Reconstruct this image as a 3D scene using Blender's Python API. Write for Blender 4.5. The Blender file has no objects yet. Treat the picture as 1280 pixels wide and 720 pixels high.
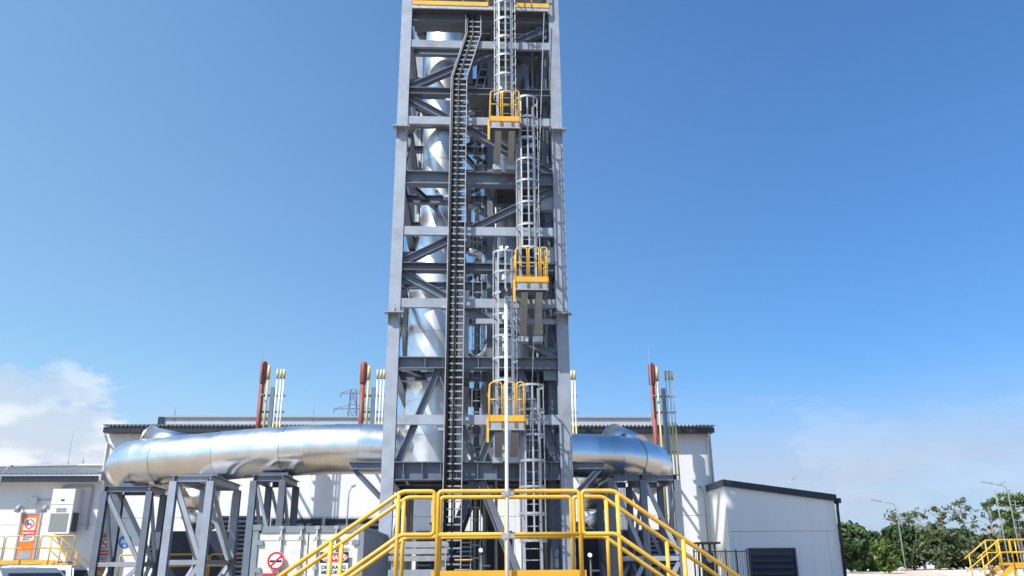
import bpy, bmesh, math, random
from mathutils import Vector, Matrix
random.seed(7)
R = math.radians
S = bpy.context.scene
C = S.collection

# ------------------------------------------------------------------ camera
EYE = Vector((0, 0, 1.6)); F = 1011.0
PITCH, YAW, ROLL = R(19.1), R(3.0), R(-0.45)
fw = Vector((math.sin(YAW)*math.cos(PITCH), math.cos(YAW)*math.cos(PITCH), math.sin(PITCH)))
r0 = Vector((math.cos(YAW), -math.sin(YAW), 0)); u0 = r0.cross(fw)
rt = r0*math.cos(ROLL) + u0*math.sin(ROLL); up = u0*math.cos(ROLL) - r0*math.sin(ROLL)
cam = bpy.data.cameras.new('camera'); co = bpy.data.objects.new('camera', cam); C.objects.link(co)
M = Matrix((rt, up, -fw)).transposed().to_4x4(); M.translation = EYE
co.matrix_world = M
cam.sensor_width = 36; cam.lens = 36*F/1280; cam.clip_end = 3000; cam.clip_start = 0.1
S.camera = co
def P(px, py, D):
    """photo pixel -> site point at distance D (metres along site Y)"""
    d = fw + rt*((px-640)/F) + up*((360-py)/F)
    return EYE + d*(D/d.y)

# ------------------------------------------------------------------ light
SUN_AZ, SUN_EL = R(48), R(50)        # azimuth to the left of straight behind the camera
sdir = Vector((-math.sin(SUN_AZ)*math.cos(SUN_EL), -math.cos(SUN_AZ)*math.cos(SUN_EL), math.sin(SUN_EL)))
sl = bpy.data.lights.new('sun', 'SUN'); sl.energy = 4.6; sl.angle = R(0.55); sl.color = (1, .955, .89)
so = bpy.data.objects.new('sun', sl); C.objects.link(so)
so.rotation_euler = sdir.to_track_quat('Z', 'Y').to_euler(); so.location = (-20, -20, 40)
W = bpy.data.worlds.new('World'); S.world = W; W.use_nodes = True
wn, wl = W.node_tree.nodes, W.node_tree.links
wn.clear()
wo = wn.new('ShaderNodeOutputWorld'); bg = wn.new('ShaderNodeBackground')
sky = wn.new('ShaderNodeTexSky'); sky.sky_type = 'NISHITA'; sky.sun_disc = False
sky.sun_elevation = SUN_EL; sky.sun_rotation = math.atan2(sdir.x, sdir.y)
sky.air_density = 1.0; sky.dust_density = 0.6; sky.ozone_density = 2.2; sky.altitude = 0
bg.inputs['Strength'].default_value = 0.105
def wmath(op, a, b=None, c=None, clamp=False):
    n = wn.new('ShaderNodeMath'); n.operation = op; n.use_clamp = clamp
    for i, v in enumerate((a, b, c)):
        if v is None: continue
        if isinstance(v, (int, float)): n.inputs[i].default_value = v
        else: wl.new(v, n.inputs[i])
    return n.outputs[0]
def wrange(v, a, b, c=0., d=1.):
    n = wn.new('ShaderNodeMapRange'); n.interpolation_type = 'SMOOTHSTEP'
    wl.new(v, n.inputs[0]); n.inputs[1].default_value = a; n.inputs[2].default_value = b
    n.inputs[3].default_value = c; n.inputs[4].default_value = d
    return n.outputs[0]
tc = wn.new('ShaderNodeTexCoord'); sp = wn.new('ShaderNodeSeparateXYZ')
wl.new(tc.outputs['Generated'], sp.inputs[0])
mp = wn.new('ShaderNodeMapping'); wl.new(tc.outputs['Generated'], mp.inputs[0])
mp.inputs['Scale'].default_value = (1, 1, 2.2); mp.inputs['Location'].default_value = (3.6, 1.44, 0.06); mp.inputs['Rotation'].default_value = (0, 0, R(-7))
nz = wn.new('ShaderNodeTexNoise'); wl.new(mp.outputs[0], nz.inputs['Vector'])
nz.inputs['Scale'].default_value = 5.2; nz.inputs['Detail'].default_value = 10; nz.inputs['Roughness'].default_value = .64
big = wn.new('ShaderNodeTexNoise'); wl.new(mp.outputs[0], big.inputs['Vector'])
big.inputs['Scale'].default_value = 1.9; big.inputs['Detail'].default_value = 1
mp2 = wn.new('ShaderNodeMapping'); wl.new(tc.outputs['Generated'], mp2.inputs[0])
mp2.inputs['Scale'].default_value = (1, 1, 9)
st = wn.new('ShaderNodeTexNoise'); wl.new(mp2.outputs[0], st.inputs['Vector'])
st.inputs['Scale'].default_value = 2.6; st.inputs['Detail'].default_value = 5
# cumulus: only low over the horizon, in a few banks
band = wmath('MULTIPLY', wrange(sp.outputs[2], .30, .10), wrange(sp.outputs[2], -.02, .03))
cum = wmath('ADD', wmath('MULTIPLY', nz.outputs[0], .55), wmath('MULTIPLY', big.outputs[0], .6))
cum = wmath('ADD', cum, wmath('MULTIPLY', band, .10))
side = wrange(wmath('MULTIPLY', sp.outputs[0], -1.), -.5, .6)
cum = wmath('MULTIPLY', wmath('MULTIPLY', wrange(cum, .725, .765), band), wmath('MULTIPLY_ADD', side, .95, .12))
# thin veil of haze streaks
veil = wmath('MULTIPLY', wrange(st.outputs[0], .32, .62), wrange(sp.outputs[2], .22, .05))
veil = wmath('ADD', wmath('MULTIPLY', veil, .5), wmath('MULTIPLY', wrange(sp.outputs[2], .25, .0), .75), clamp=True)
def wmix(fac, a, col):
    n = wn.new('ShaderNodeMix'); n.data_type = 'RGBA'
    wl.new(fac, n.inputs['Factor']); wl.new(a, n.inputs[6]); n.inputs[7].default_value = (*col, 1)
    return n.outputs[2]
tint = wn.new('ShaderNodeMix'); tint.data_type = 'RGBA'; tint.blend_type = 'MULTIPLY'; tint.inputs['Factor'].default_value = 1
tcol = wn.new('ShaderNodeMix'); tcol.data_type = 'RGBA'; wl.new(side, tcol.inputs['Factor'])
tcol.inputs[6].default_value = (.56, .92, 1.24, 1); tcol.inputs[7].default_value = (1.22, 1.44, 1.44, 1)
lev_ = wn.new('ShaderNodeVectorMath'); lev_.operation = 'SCALE'; wl.new(tcol.outputs[2], lev_.inputs[0])
wl.new(wrange(sp.outputs[2], .05, .62, .86, 1.10), lev_.inputs['Scale'])
wl.new(sky.outputs[0], tint.inputs[6]); wl.new(lev_.outputs[0], tint.inputs[7])
c1 = wmix(veil, tint.outputs[2], (3.5, 4.1, 5.35))
c2 = wn.new('ShaderNodeMix'); c2.data_type = 'RGBA'; wl.new(wmath('MULTIPLY', cum, .92), c2.inputs['Factor']); wl.new(c1, c2.inputs[6])
fine = wn.new('ShaderNodeTexNoise'); wl.new(mp.outputs[0], fine.inputs['Vector']); fine.inputs['Scale'].default_value = 13; fine.inputs['Detail'].default_value = 8
ccol = wn.new('ShaderNodeMix'); ccol.data_type = 'RGBA'; wl.new(wrange(fine.outputs[0], .40, .60), ccol.inputs['Factor'])
ccol.inputs[6].default_value = (4.5, 5.0, 5.8, 1); ccol.inputs[7].default_value = (6.6, 6.75, 6.95, 1)
wl.new(ccol.outputs[2], c2.inputs[7]); c2 = c2.outputs[2]
wl.new(c2, bg.inputs[0]); wl.new(bg.outputs[0], wo.inputs[0])
S.view_settings.view_transform = 'Standard'; S.view_settings.look = 'None'
S.view_settings.exposure = 0.5; S.view_settings.gamma = 1

# ------------------------------------------------------------------ materials
def mat(name, col, rough=.5, metal=0., var=.12, scale=3., bump=0., bscale=40., dirt=None, dscale=.6, coat=0., stretch=None, ovar=.03):
    m = bpy.data.materials.new(name); m.use_nodes = True
    n, l = m.node_tree.nodes, m.node_tree.links
    b = n['Principled BSDF']
    b.inputs['Roughness'].default_value = rough; b.inputs['Metallic'].default_value = metal
    if coat: b.inputs['Coat Weight'].default_value = coat
    t = n.new('ShaderNodeTexCoord')
    vec = t.outputs['Object']
    if stretch:
        mpp = n.new('ShaderNodeMapping'); l.new(vec, mpp.inputs[0]); mpp.inputs['Scale'].default_value = stretch; vec = mpp.outputs[0]
    a = n.new('ShaderNodeTexNoise'); l.new(vec, a.inputs['Vector'])
    a.inputs['Scale'].default_value = scale; a.inputs['Detail'].default_value = 6
    cr = n.new('ShaderNodeValToRGB'); l.new(a.outputs[0], cr.inputs[0])
    cr.color_ramp.elements[0].position = .3; cr.color_ramp.elements[1].position = .7
    cr.color_ramp.elements[0].color = (*[c*(1-var) for c in col], 1)
    cr.color_ramp.elements[1].color = (*[min(1, c*(1+var)) for c in col], 1)
    out = cr.outputs[0]
    if dirt:
        d = n.new('ShaderNodeTexNoise'); l.new(vec, d.inputs['Vector']); d.inputs['Scale'].default_value = dscale; d.inputs['Detail'].default_value = 8
        d.inputs['Roughness'].default_value = .65
        r2 = n.new('ShaderNodeMapRange'); l.new(d.outputs[0], r2.inputs[0]); r2.inputs[1].default_value = .5; r2.inputs[2].default_value = .75; r2.inputs[4].default_value = dirt[1]
        mx = n.new('ShaderNodeMix'); mx.data_type = 'RGBA'; l.new(r2.outputs[0], mx.inputs['Factor']); l.new(out, mx.inputs[6]); mx.inputs[7].default_value = (*dirt[0], 1)
        out = mx.outputs[2]
    # every piece left the paint shop slightly different
    oi = n.new('ShaderNodeObjectInfo'); hv = n.new('ShaderNodeHueSaturation'); vr = n.new('ShaderNodeMapRange')
    l.new(oi.outputs['Random'], vr.inputs[0]); vr.inputs[3].default_value = 1-ovar; vr.inputs[4].default_value = 1+ovar
    l.new(vr.outputs[0], hv.inputs['Value']); l.new(out, hv.inputs['Color']); out = hv.outputs[0]
    l.new(out, b.inputs['Base Color'])
    rr = n.new('ShaderNodeMapRange'); l.new(a.outputs[0], rr.inputs[0]); rr.inputs[1].default_value = .3; rr.inputs[2].default_value = .7
    rr.inputs[3].default_value = max(0, rough-.06); rr.inputs[4].default_value = min(1, rough+.06); l.new(rr.outputs[0], b.inputs['Roughness'])
    if bump:
        bn = n.new('ShaderNodeTexNoise'); l.new(vec, bn.inputs['Vector']); bn.inputs['Scale'].default_value = bscale; bn.inputs['Detail'].default_value = 4
        bp = n.new('ShaderNodeBump'); bp.inputs['Strength'].default_value = bump; bp.inputs['Distance'].default_value = .02
        l.new(bn.outputs[0], bp.inputs['Height']); l.new(bp.outputs[0], b.inputs['Normal'])
    return m
rust = (.16, .10, .06)
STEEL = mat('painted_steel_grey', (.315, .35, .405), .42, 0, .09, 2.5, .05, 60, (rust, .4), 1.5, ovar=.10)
STEEL_SHADE = mat('shade_dark_steel', (.135, .16, .205), .42, 0, .12, 2.5, .05, 60, (rust, .45), 1.4, ovar=.18)  # darker copy of the tower grey; shade on beams and legs is painted in
STEELD = mat('grey_brown_primer_steel', (.30, .30, .295), .55, 0, .1, 3, .05, 60, (rust, .3), 1.2)
GALV = mat('galvanised_steel', (.43, .445, .46), .42, .35, .12, 9, .04, 80, ((.3, .28, .25), .35), 2.5, ovar=.12)
ALU2 = mat('dull_aluminium_cladding', (.86, .86, .86), .40, 1, .03, 1.3, .05, 2.4, ((.7, .69, .67), .3), .9)
ALU = mat('aluminium_cladding', (.86, .845, .82), .29, 1, .04, 1.3, .22, 2.0, ((.62, .60, .57), .5), .9, ovar=.05)
TRAYRAIL = mat('cable_tray_steel', (.40, .41, .42), .45, .4, .12, 8, dirt=(rust, .2))
BLACK = mat('black_cable_sheath', (.018, .018, .02), .5, 0, .2, 5)
YEL = mat('yellow_safety_paint', (.74, .43, .05), .42, 0, .08, 4, .06, 30, ((.34, .21, .08), .5), 2.6)
TOE = mat('orange_yellow_toe_paint', (.78, .40, .03), .4, 0, .08, 4, .04, 30, ((.4, .24, .08), .3), 2)
WHITE = mat('white_wall_cladding', (.76, .765, .76), .45, 0, .03, 1, .02, 6, ((.50, .48, .43), .4), .6, stretch=(1, 1, .16))
NAVY = mat('dark_navy_trim', (.022, .028, .042), .45, 0, .15, 3)
LOUV = mat('dark_blue_louvre', (.028, .036, .058), .4, 0, .15, 3)
ROOF = mat('grey_roof_sheet', (.34, .345, .34), .5, .1, .1, 2, dirt=((.2, .18, .15), .4), dscale=.8)
ROOFB = mat('blue_grey_ridge_cladding', (.40, .44, .47), .5, 0, .06, 1.5)
ORANGE = mat('orange_door_paint', (.74, .20, .03), .45, 0, .06, 3, dirt=((.4, .15, .06), .25))
RED = mat('red_oxide_pipe', (.26, .06, .038), .55, 0, .15, 3, dirt=((.13, .07, .05), .5))
PALEY = mat('pale_yellow_pipe', (.58, .48, .20), .45, 0, .08, 3)
BRIGHTY = mat('bright_yellow_tip', (.80, .62, .06), .45, 0, .06, 3)
WPIPE = mat('white_pipe', (.78, .78, .76), .4, 0, .05, 3)
BLUEG = mat('blue_grey_column', (.16, .20, .26), .5, 0, .1, 3)
GROUND = mat('sandy_concrete', (.265, .215, .155), .85, 0, .12, .5, .3, 12, ((.18, .15, .11), .5), .15)
SAND = mat('pale_sand', (.62, .54, .45), .95, 0, .15, .6, .4, 4, ((.42, .22, .13), .8), .22)
CONC = mat('grey_concrete', (.34, .335, .32), .85, 0, .1, 2, .3, 20, ((.18, .17, .15), .5), .8)
CONT = mat('cream_container_paint', (.72, .71, .64), .45, 0, .04, 2, .03, 10, ((.35, .25, .16), .4), 1.2)
CONTG = mat('grey_container_frame', (.24, .27, .30), .5, 0, .1, 3, dirt=(rust, .4))
SIGNW = mat('sign_white', (.80, .80, .79), .4, 0, .02, 3)
SIGNR = mat('sign_red', (.62, .03, .04), .4, 0, .04, 3)
SIGNK = mat('sign_black', (.02, .02, .02), .4, 0, .1, 3)
SIGNB = mat('sign_blue', (.03, .18, .60), .4, 0, .04, 3)
GLASS = mat('dark_car_glass', (.02, .026, .03), .06, 0, .1, 2)
CARW = mat('white_car_paint', (.78, .78, .77), .25, 0, .02, 2, coat=.6)
CARS = mat('silver_car_paint', (.42, .44, .46), .28, .5, .03, 2, coat=.6)
RUBBER = mat('tyre_rubber', (.02, .02, .02), .8, 0, .2, 5)
ACW = mat('cream_white_casing', (.76, .75, .71), .45, 0, .03, 2)
ACG = mat('grey_filter_mesh', (.26, .28, .27), .7, 0, .1, 30, .5, 120)
ENCL = mat('grey_shade_box', (.36, .39, .42), .5, .1, .06, 2)
GRATE = mat('grating_steel', (.22, .235, .25), .55, .3, .12, 20)
MACHB = mat('blue_grey_shade_cover', (.10, .125, .16), .5, .1, .15, 3)
MACH = mat('machinery_dark_grey', (.07, .075, .08), .5, .2, .2, 3)
BARK = mat('pale_bark', (.30, .26, .21), .9, 0, .2, 4, .4, 20)
def leafmat(name, a, b):
    m = bpy.data.materials.new(name); m.use_nodes = True
    n, l = m.node_tree.nodes, m.node_tree.links; bs = n['Principled BSDF']
    t = n.new('ShaderNodeTexCoord'); x = n.new('ShaderNodeTexNoise'); l.new(t.outputs['Object'], x.inputs['Vector'])
    x.inputs['Scale'].default_value = 1.1; x.inputs['Detail'].default_value = 3
    cr = n.new('ShaderNodeValToRGB'); l.new(x.outputs[0], cr.inputs[0])
    cr.color_ramp.elements[0].position = .35; cr.color_ramp.elements[1].position = .65
    cr.color_ramp.elements[0].color = (*a, 1); cr.color_ramp.elements[1].color = (*b, 1)
    l.new(cr.outputs[0], bs.inputs['Base Color']); bs.inputs['Roughness'].default_value = .6
    return m
LEAF = leafmat('deep_green_leaf', (.018, .045, .012), (.055, .10, .022))
LEAF2 = leafmat('grey_green_leaf', (.045, .065, .03), (.10, .13, .05))
LEAF3 = leafmat('fresh_green_leaf', (.05, .10, .015), (.13, .19, .04))

# ------------------------------------------------------------------ mesh helpers
ORG = {}
class MB:
    def __init__(s): s.v = []; s.f = []
    def add(s, vs, fs):
        o = len(s.v); s.v += [Vector(v) for v in vs]; s.f += [tuple(i+o for i in f) for f in fs]; return s
    def box(s, a, b):
        x0, x1 = sorted((a[0], b[0])); y0, y1 = sorted((a[1], b[1])); z0, z1 = sorted((a[2], b[2]))
        return s.add([(x0,y0,z0),(x1,y0,z0),(x1,y1,z0),(x0,y1,z0),(x0,y0,z1),(x1,y0,z1),(x1,y1,z1),(x0,y1,z1)],
            [(0,3,2,1),(4,5,6,7),(0,1,5,4),(1,2,6,5),(2,3,7,6),(3,0,4,7)])
    def frame(s, a, b, upv=None):
        a, b = Vector(a), Vector(b); d = (b-a).normalized()
        u = Vector(upv) if upv else (Vector((0,0,1)) if abs(d.z) < .95 else Vector((0,-1,0)))
        sd = d.cross(u).normalized(); u = sd.cross(d).normalized()
        return a, b, d, sd, u
    def bar(s, a, b, w, h, upv=None):
        a, b, d, sd, u = s.frame(a, b, upv)
        q = [(-w/2,-h/2),(w/2,-h/2),(w/2,h/2),(-w/2,h/2)]
        return s.add([a+sd*x+u*y for x, y in q]+[b+sd*x+u*y for x, y in q],
            [(3,2,1,0),(4,5,6,7),(0,1,5,4),(1,2,6,5),(2,3,7,6),(3,0,4,7)])
    def prof(s, a, b, pts, upv=None):
        a, b, d, sd, u = s.frame(a, b, upv); n = len(pts)
        return s.add([a+sd*x+u*y for x, y in pts]+[b+sd*x+u*y for x, y in pts],
            [tuple(reversed(range(n))), tuple(range(n, 2*n))]+[(i,(i+1)%n,(i+1)%n+n,i+n) for i in range(n)])
    def ibeam(s, a, b, w, h, t=.025, upv=None):
        p = [(-w/2,-h/2),(w/2,-h/2),(w/2,-h/2+t),(t/2,-h/2+t),(t/2,h/2-t),(w/2,h/2-t),(w/2,h/2),(-w/2,h/2),(-w/2,h/2-t),(-t/2,h/2-t),(-t/2,-h/2+t),(-w/2,-h/2+t)]
        return s.prof(a, b, p, upv)
    def tube(s, pts, r, n=8, cap=True):
        pts = [Vector(p) for p in pts]; rings = []; base = len(s.v)
        prev = None
        for i, p in enumerate(pts):
            d = ((pts[min(i+1,len(pts)-1)]-p).normalized()+(p-pts[max(i-1,0)]).normalized())
            d = d.normalized() if d.length > 1e-6 else Vector((0,0,1))
            if prev is None:
                u = Vector((0,0,1)) if abs(d.z) < .9 else Vector((0,1,0))
            else: u = prev
            sd = d.cross(u).normalized(); u = sd.cross(d).normalized(); prev = u
            rr = r[i] if isinstance(r, (list, tuple)) else r
            s.v += [p+(sd*math.cos(2*math.pi*k/n)+u*math.sin(2*math.pi*k/n))*rr for k in range(n)]
        for i in range(len(pts)-1):
            for k in range(n):
                a = base+i*n+k; b = base+i*n+(k+1)%n
                s.f.append((a, b, b+n, a+n))
        if cap:
            s.f.append(tuple(reversed(range(base, base+n)))); e = base+(len(pts)-1)*n; s.f.append(tuple(range(e, e+n)))
        return s
    def cyl(s, a, b, r, r2=None, n=12): return s.tube([a, b], [r, r if r2 is None else r2], n)
    def disc(s, c, r, nrm=(0,-1,0), t=.01, n=24):
        c = Vector(c); nv = Vector(nrm).normalized(); return s.cyl(c, c+nv*t, r, n=n)
    def build(s, name, m, parent=None, smooth=False, kind=None, loc=None):
        me = bpy.data.meshes.new(name)
        o = ORG.get(parent.name, Vector()) if parent else (Vector(loc) if loc else Vector())
        me.from_pydata([v-o for v in s.v], [], s.f); me.materials.append(m)
        if smooth:
            for p in me.polygons: p.use_smooth = len(p.vertices) <= 4
        me.update()
        ob = bpy.data.objects.new(name, me); C.objects.link(ob)
        if parent:
            ob.parent = parent; ORG[ob.name] = o
        elif loc: ob.location = o; ORG[ob.name] = o
        else: ORG[ob.name] = Vector()
        if kind: ob['kind'] = kind
        return ob
def tag(o, label, cat, group=None):
    o['label'] = label; o['category'] = cat
    if group: o['group'] = group
    return o
def thing(name, label, cat, loc=(0,0,0), group=None):
    o = bpy.data.objects.new(name, None); C.objects.link(o); o.location = loc; o.empty_display_size = .2
    ORG[o.name] = Vector(loc); return tag(o, label, cat, group)
def piece(src, parent, off):
    """copy of a part, sharing its mesh"""
    c = src.copy(); C.objects.link(c); c.parent = parent; c.location = src.location+Vector(off); ORG[c.name] = ORG.get(parent.name, Vector()); return c
def copy_tree(o, delta, parent=None, label=None):
    c = o.copy(); C.objects.link(c)
    if parent: c.parent = parent
    else: c.location = o.location+Vector(delta)
    ORG[c.name] = ORG[o.name]+Vector(delta)
    if label: c['label'] = label
    for ch in [x for x in bpy.data.objects if x.parent == o]: copy_tree(ch, delta, c)
    return c
def bend(pts, r=.1, n=5):
    """round the corners of a polyline"""
    pts = [Vector(p) for p in pts]; out = [pts[0]]
    for i in range(1, len(pts)-1):
        a, b, c = pts[i-1], pts[i], pts[i+1]
        ra = min(r, (a-b).length*.45, (c-b).length*.45)
        p0 = b+(a-b).normalized()*ra; p1 = b+(c-b).normalized()*ra
        for k in range(n+1):
            t = k/n; out.append(p0*(1-t)**2+b*2*t*(1-t)+p1*t*t)
    out.append(pts[-1]); return out
def text(txt, size, m, loc, parent, sx=1., name='lettering', bold=0.):
    cu = bpy.data.curves.new(name, 'FONT'); cu.body = txt; cu.size = size; cu.align_x = 'CENTER'; cu.align_y = 'CENTER'
    cu.extrude = .002; cu.offset = bold
    t = bpy.data.objects.new('tmp', cu); C.objects.link(t)
    me = bpy.data.meshes.new_from_object(t.evaluated_get(bpy.context.evaluated_depsgraph_get()))
    bpy.data.objects.remove(t); bpy.data.curves.remove(cu)
    me.name = name; me.materials.clear(); me.materials.append(m)
    o = ORG[parent.name]; loc = Vector(loc)
    for v in me.vertices: v.co = Vector((v.co.x*sx+loc.x-o.x, loc.y-v.co.z-o.y, v.co.y+loc.z-o.z))
    ob = bpy.data.objects.new(name, me); C.objects.link(ob); ob.parent = parent; ORG[ob.name] = o
    return ob
def ring(m, c, r0, r1, t=.004, n=28):
    c = Vector(c); vs = []; fs = []
    for k in range(n):
        a = 2*math.pi*k/n; ca, sa = math.cos(a), math.sin(a)
        vs += [c+Vector((r0*ca,0,r0*sa)), c+Vector((r1*ca,0,r1*sa)), c+Vector((r0*ca,-t,r0*sa)), c+Vector((r1*ca,-t,r1*sa))]
        i = 4*k; j = 4*((k+1) % n); fs += [(i+2,j+2,j+3,i+3),(i+1,i+3,j+3,j+1),(i,j,j+2,i+2)]
    return m.add(vs, fs)

# ------------------------------------------------------------------ ground
g = MB()
g.add([(-900,-200,0),(900,-200,0),(900,1800,0),(-900,1800,0)], [(0,1,2,3)]).build('ground', GROUND, kind='structure')
# sandy rise on the right behind the annex, uneven edge
D0 = 58
vs = []; fs = []; nx = 60; rows = [(52,-.05),(54,.75),(56,1.08),(70,1.2),(120,1.35),(400,1.6)]
for y, z in rows:
    for i in range(nx+1):
        x = 8+i*4.2; zz = z+(random.uniform(-.09,.09) if .5 < z < 1.3 else 0); vs.append((x, y+random.uniform(-.8,.8), zz))
for j in range(len(rows)-1):
    for i in range(nx):
        a = j*(nx+1)+i; fs.append((a, a+1, a+nx+2, a+nx+1))
MB().add(vs, fs).build('sandy_bank', SAND, smooth=True, kind='structure')
kw = thing('kerb_wall', 'low grey concrete kerb wall in front of the pale sandy bank', 'kerb wall', (22, 50, 0))
x = 20.0
while x < 62:
    MB().box((x+.01, 50, 0), (x+2.98, 50.3, .93+random.uniform(-.015, .015))).build('concrete_block', CONC, kw); x += 3

# ------------------------------------------------------------------ main building
MD = 44.0
XL = P(122, 640, MD).x; XR = P(892, 600, MD).x; ZE = P(500, 540, MD).z
main = thing('industrial_hall', 'long white industrial hall with dark corrugated eaves behind the steel tower', 'building', ((XL+XR)/2, MD, 0))
zj = P(300, 647, MD).z
npan = 6; pw = (XR-XL)/npan
for k in range(npan):
    for z0, z1 in ((0, zj-.01), (zj+.01, ZE-.1)):
        MB().box((XL+k*pw+(.004 if k else 0), MD, z0), (XL+(k+1)*pw-.004, MD+.2, z1)).build('wall_panel', WHITE, main)
MB().box((XL+.02, MD+.2, 0), (XL+.2, MD+16, ZE-.1)).build('side_wall', WHITE, main)
MB().box((XR-.2, MD+.2, 0), (XR-.02, MD+16, ZE-.1)).build('side_wall', WHITE, main)
MB().box((XL+.25, MD+.25, zj-.2), (XR-.25, MD+.3, zj+.2)).build('joint_backing', NAVY, main)
# eaves: gutter + corrugated roof sheet
MB().box((XL-.1, MD-.62, ZE-.12), (XR+.1, MD-.45, ZE+.16)).build('gutter', NAVY, main)
MB().box((XL-.1, MD-.45, ZE-.1), (XR+.1, MD+.2, ZE-.02)).build('soffit', NAVY, main)
def corrug(x0, x1, y0, y1, z0, z1, pitch=.21, amp=.04, skew=0.):
    m = MB(); n = int((x1-x0)/pitch)*4
    vs = []
    for i in range(n+1):
        x = x0+(x1-x0)*i/n; dz = amp*(1 if (i % 4) in (0, 1) else -1)
        vs += [(x, y0, z0+dz), (x, y1, z1+dz), (x, y0, z0+dz-.025), (x, y1, z1+dz-.025)]
    fs = []
    for i in range(n):
        a = 4*i; b = a+4; fs += [(a, b, b+1, a+1), (a+2, a+3, b+3, b+2), (a, a+2, b+2, b)]
    return m.add(vs, fs)
corrug(XL-.15, XR+.15, MD-.7, MD+8, ZE+.26, ZE+1.0).build('roof_sheet', ROOF, main)
corrug(XL-.15, XR+.15, MD+8, MD+16.5, ZE+1.0, ZE+.2).build('roof_sheet', ROOF, main)
# ridge monitor
rl, rr_ = P(198, 526, MD+6).x, P(814, 526, MD+6).x; rz = P(500, 522.5, MD+6).z
MB().box((rl+.35, MD+6, ZE+.3), (rr_, MD+9, rz)).build('roof_monitor', ROOFB, main)
MB().box((rl, MD+5.9, ZE+.3), (rl+.35, MD+9.1, rz+.04)).build('monitor_end', NAVY, main)
MB().box((rl+.35, MD+5.88, rz+.002), (rr_+.05, MD+9.1, rz+.09)).build('monitor_cap', GALV, main)
# downpipes
for px in (131, 886):
    x = P(px, 580, MD).x
    MB().tube(bend([(x, MD-.5, ZE-.1), (x, MD-.5, ZE-.25), (x, MD-.07, ZE-.55), (x, MD-.07, .1)], .1), .055, 8).build('downpipe', WPIPE, main, smooth=True)
MB().box((XR-.12, MD-.03, 0), (XR+.03, MD+.25, ZE-.15)).build('corner_trim', GALV, main)
# louvre banks
def louvre(par, px0, px1, ytop, D, zbot=.25, pitch=.22, m=LOUV):
    x0, x1 = P(px0, 690, D).x, P(px1, 690, D).x; zt = P((px0+px1)/2, ytop, D).z
    fr = MB(); fr.box((x0, D-.1, zbot), (x0+.1, D, zt)); fr.box((x1-.1, D-.1, zbot), (x1, D, zt)); fr.box((x0+.1, D-.1, zt-.1), (x1-.1, D, zt)); fr.box((x0+.1, D-.1, zbot), (x1-.1, D, zbot+.1))
    fr.box((x0+.1, D-.012, zbot+.1), (x1-.1, D-.006, zt-.1))
    f = fr.build('louvre', m, par)
    z = zbot+.15; src = None
    while z < zt-.2:
        if src is None:
            src = MB().add([(x0+.1,D-.02,z+.13),(x1-.1,D-.02,z+.13),(x1-.1,D-.16,z),(x0+.1,D-.16,z),(x0+.1,D-.02,z+.145),(x1-.1,D-.02,z+.145),(x1-.1,D-.16,z+.015),(x0+.1,D-.16,z+.015)],
                [(0,1,2,3),(7,6,5,4),(3,2,6,7),(0,3,7,4),(1,5,6,2)]).build('slat', m, f); zs = z
        else: piece(src, f, (0, 0, z-zs))
        z += pitch
for a, b, yt in ((186, 238, 664), (268, 332, 645), (336, 400, 648), (404, 476, 648), (520, 640, 664), (688, 764, 652), (768, 850, 662)):
    louvre(main, a, b, yt, MD-.002)
# roof edge lightning rods
def rod(px, y0, y1, D, label, r=.018):
    p = P(px, y0, D); q = P(px, y1, D); m = MB()
    m.cyl((p.x, D, p.z-.25), (p.x, D, p.z+.35), .05, .03, 6); m.cyl((p.x, D, p.z+.35), (p.x, D, q.z), r, .006, 6)
    tag(m.build('lightning_rod', STEEL, loc=(p.x, D, p.z)), label, 'lightning rod', 'lightning rods on the roofs')
rod(218, 521, 507, MD+6, 'short rod on the left end of the hall ridge')
rod(391, 521, 502, MD+6, 'thin rod on the hall ridge between the two left vent groups')

# ------------------------------------------------------------------ left low building
LD = 43.0
zl = P(60, 600, LD).z; lx1 = P(121, 600, LD-.7).x; lx0 = lx1-22
low = thing('low_building', 'low white building with grey hipped roof at the far left', 'building', (lx1-5, LD, 0))
zj2 = P(80, 656, LD).z
for k in range(4):
    a = lx0+k*5.5
    for z0, z1 in ((0, zj2-.008), (zj2+.008, zl-.1)): MB().box((a+.004, LD, z0), (a+5.496, LD+.2, z1)).build('wall_panel', WHITE, low)
MB().box((lx0, LD+.22, zj2-.2), (lx1-.05, LD+.26, zj2+.2)).build('joint_backing', NAVY, low)
MB().box((lx0-.3, LD-.72, zl-.16), (lx1+.02, LD-.55, zl+.12)).build('gutter', NAVY, low)
MB().box((lx0-.3, LD-.55, zl-.1), (lx1, LD+.2, zl-.03)).build('soffit', WHITE, low)
MB().box((lx1, LD+.01, 0), (XL+.25, LD+.21, zl-.1)).build('wall_panel', WHITE, low)
rz2 = P(110, 584, LD+5).z; rxl = P(98, 584, LD+5).x
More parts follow.
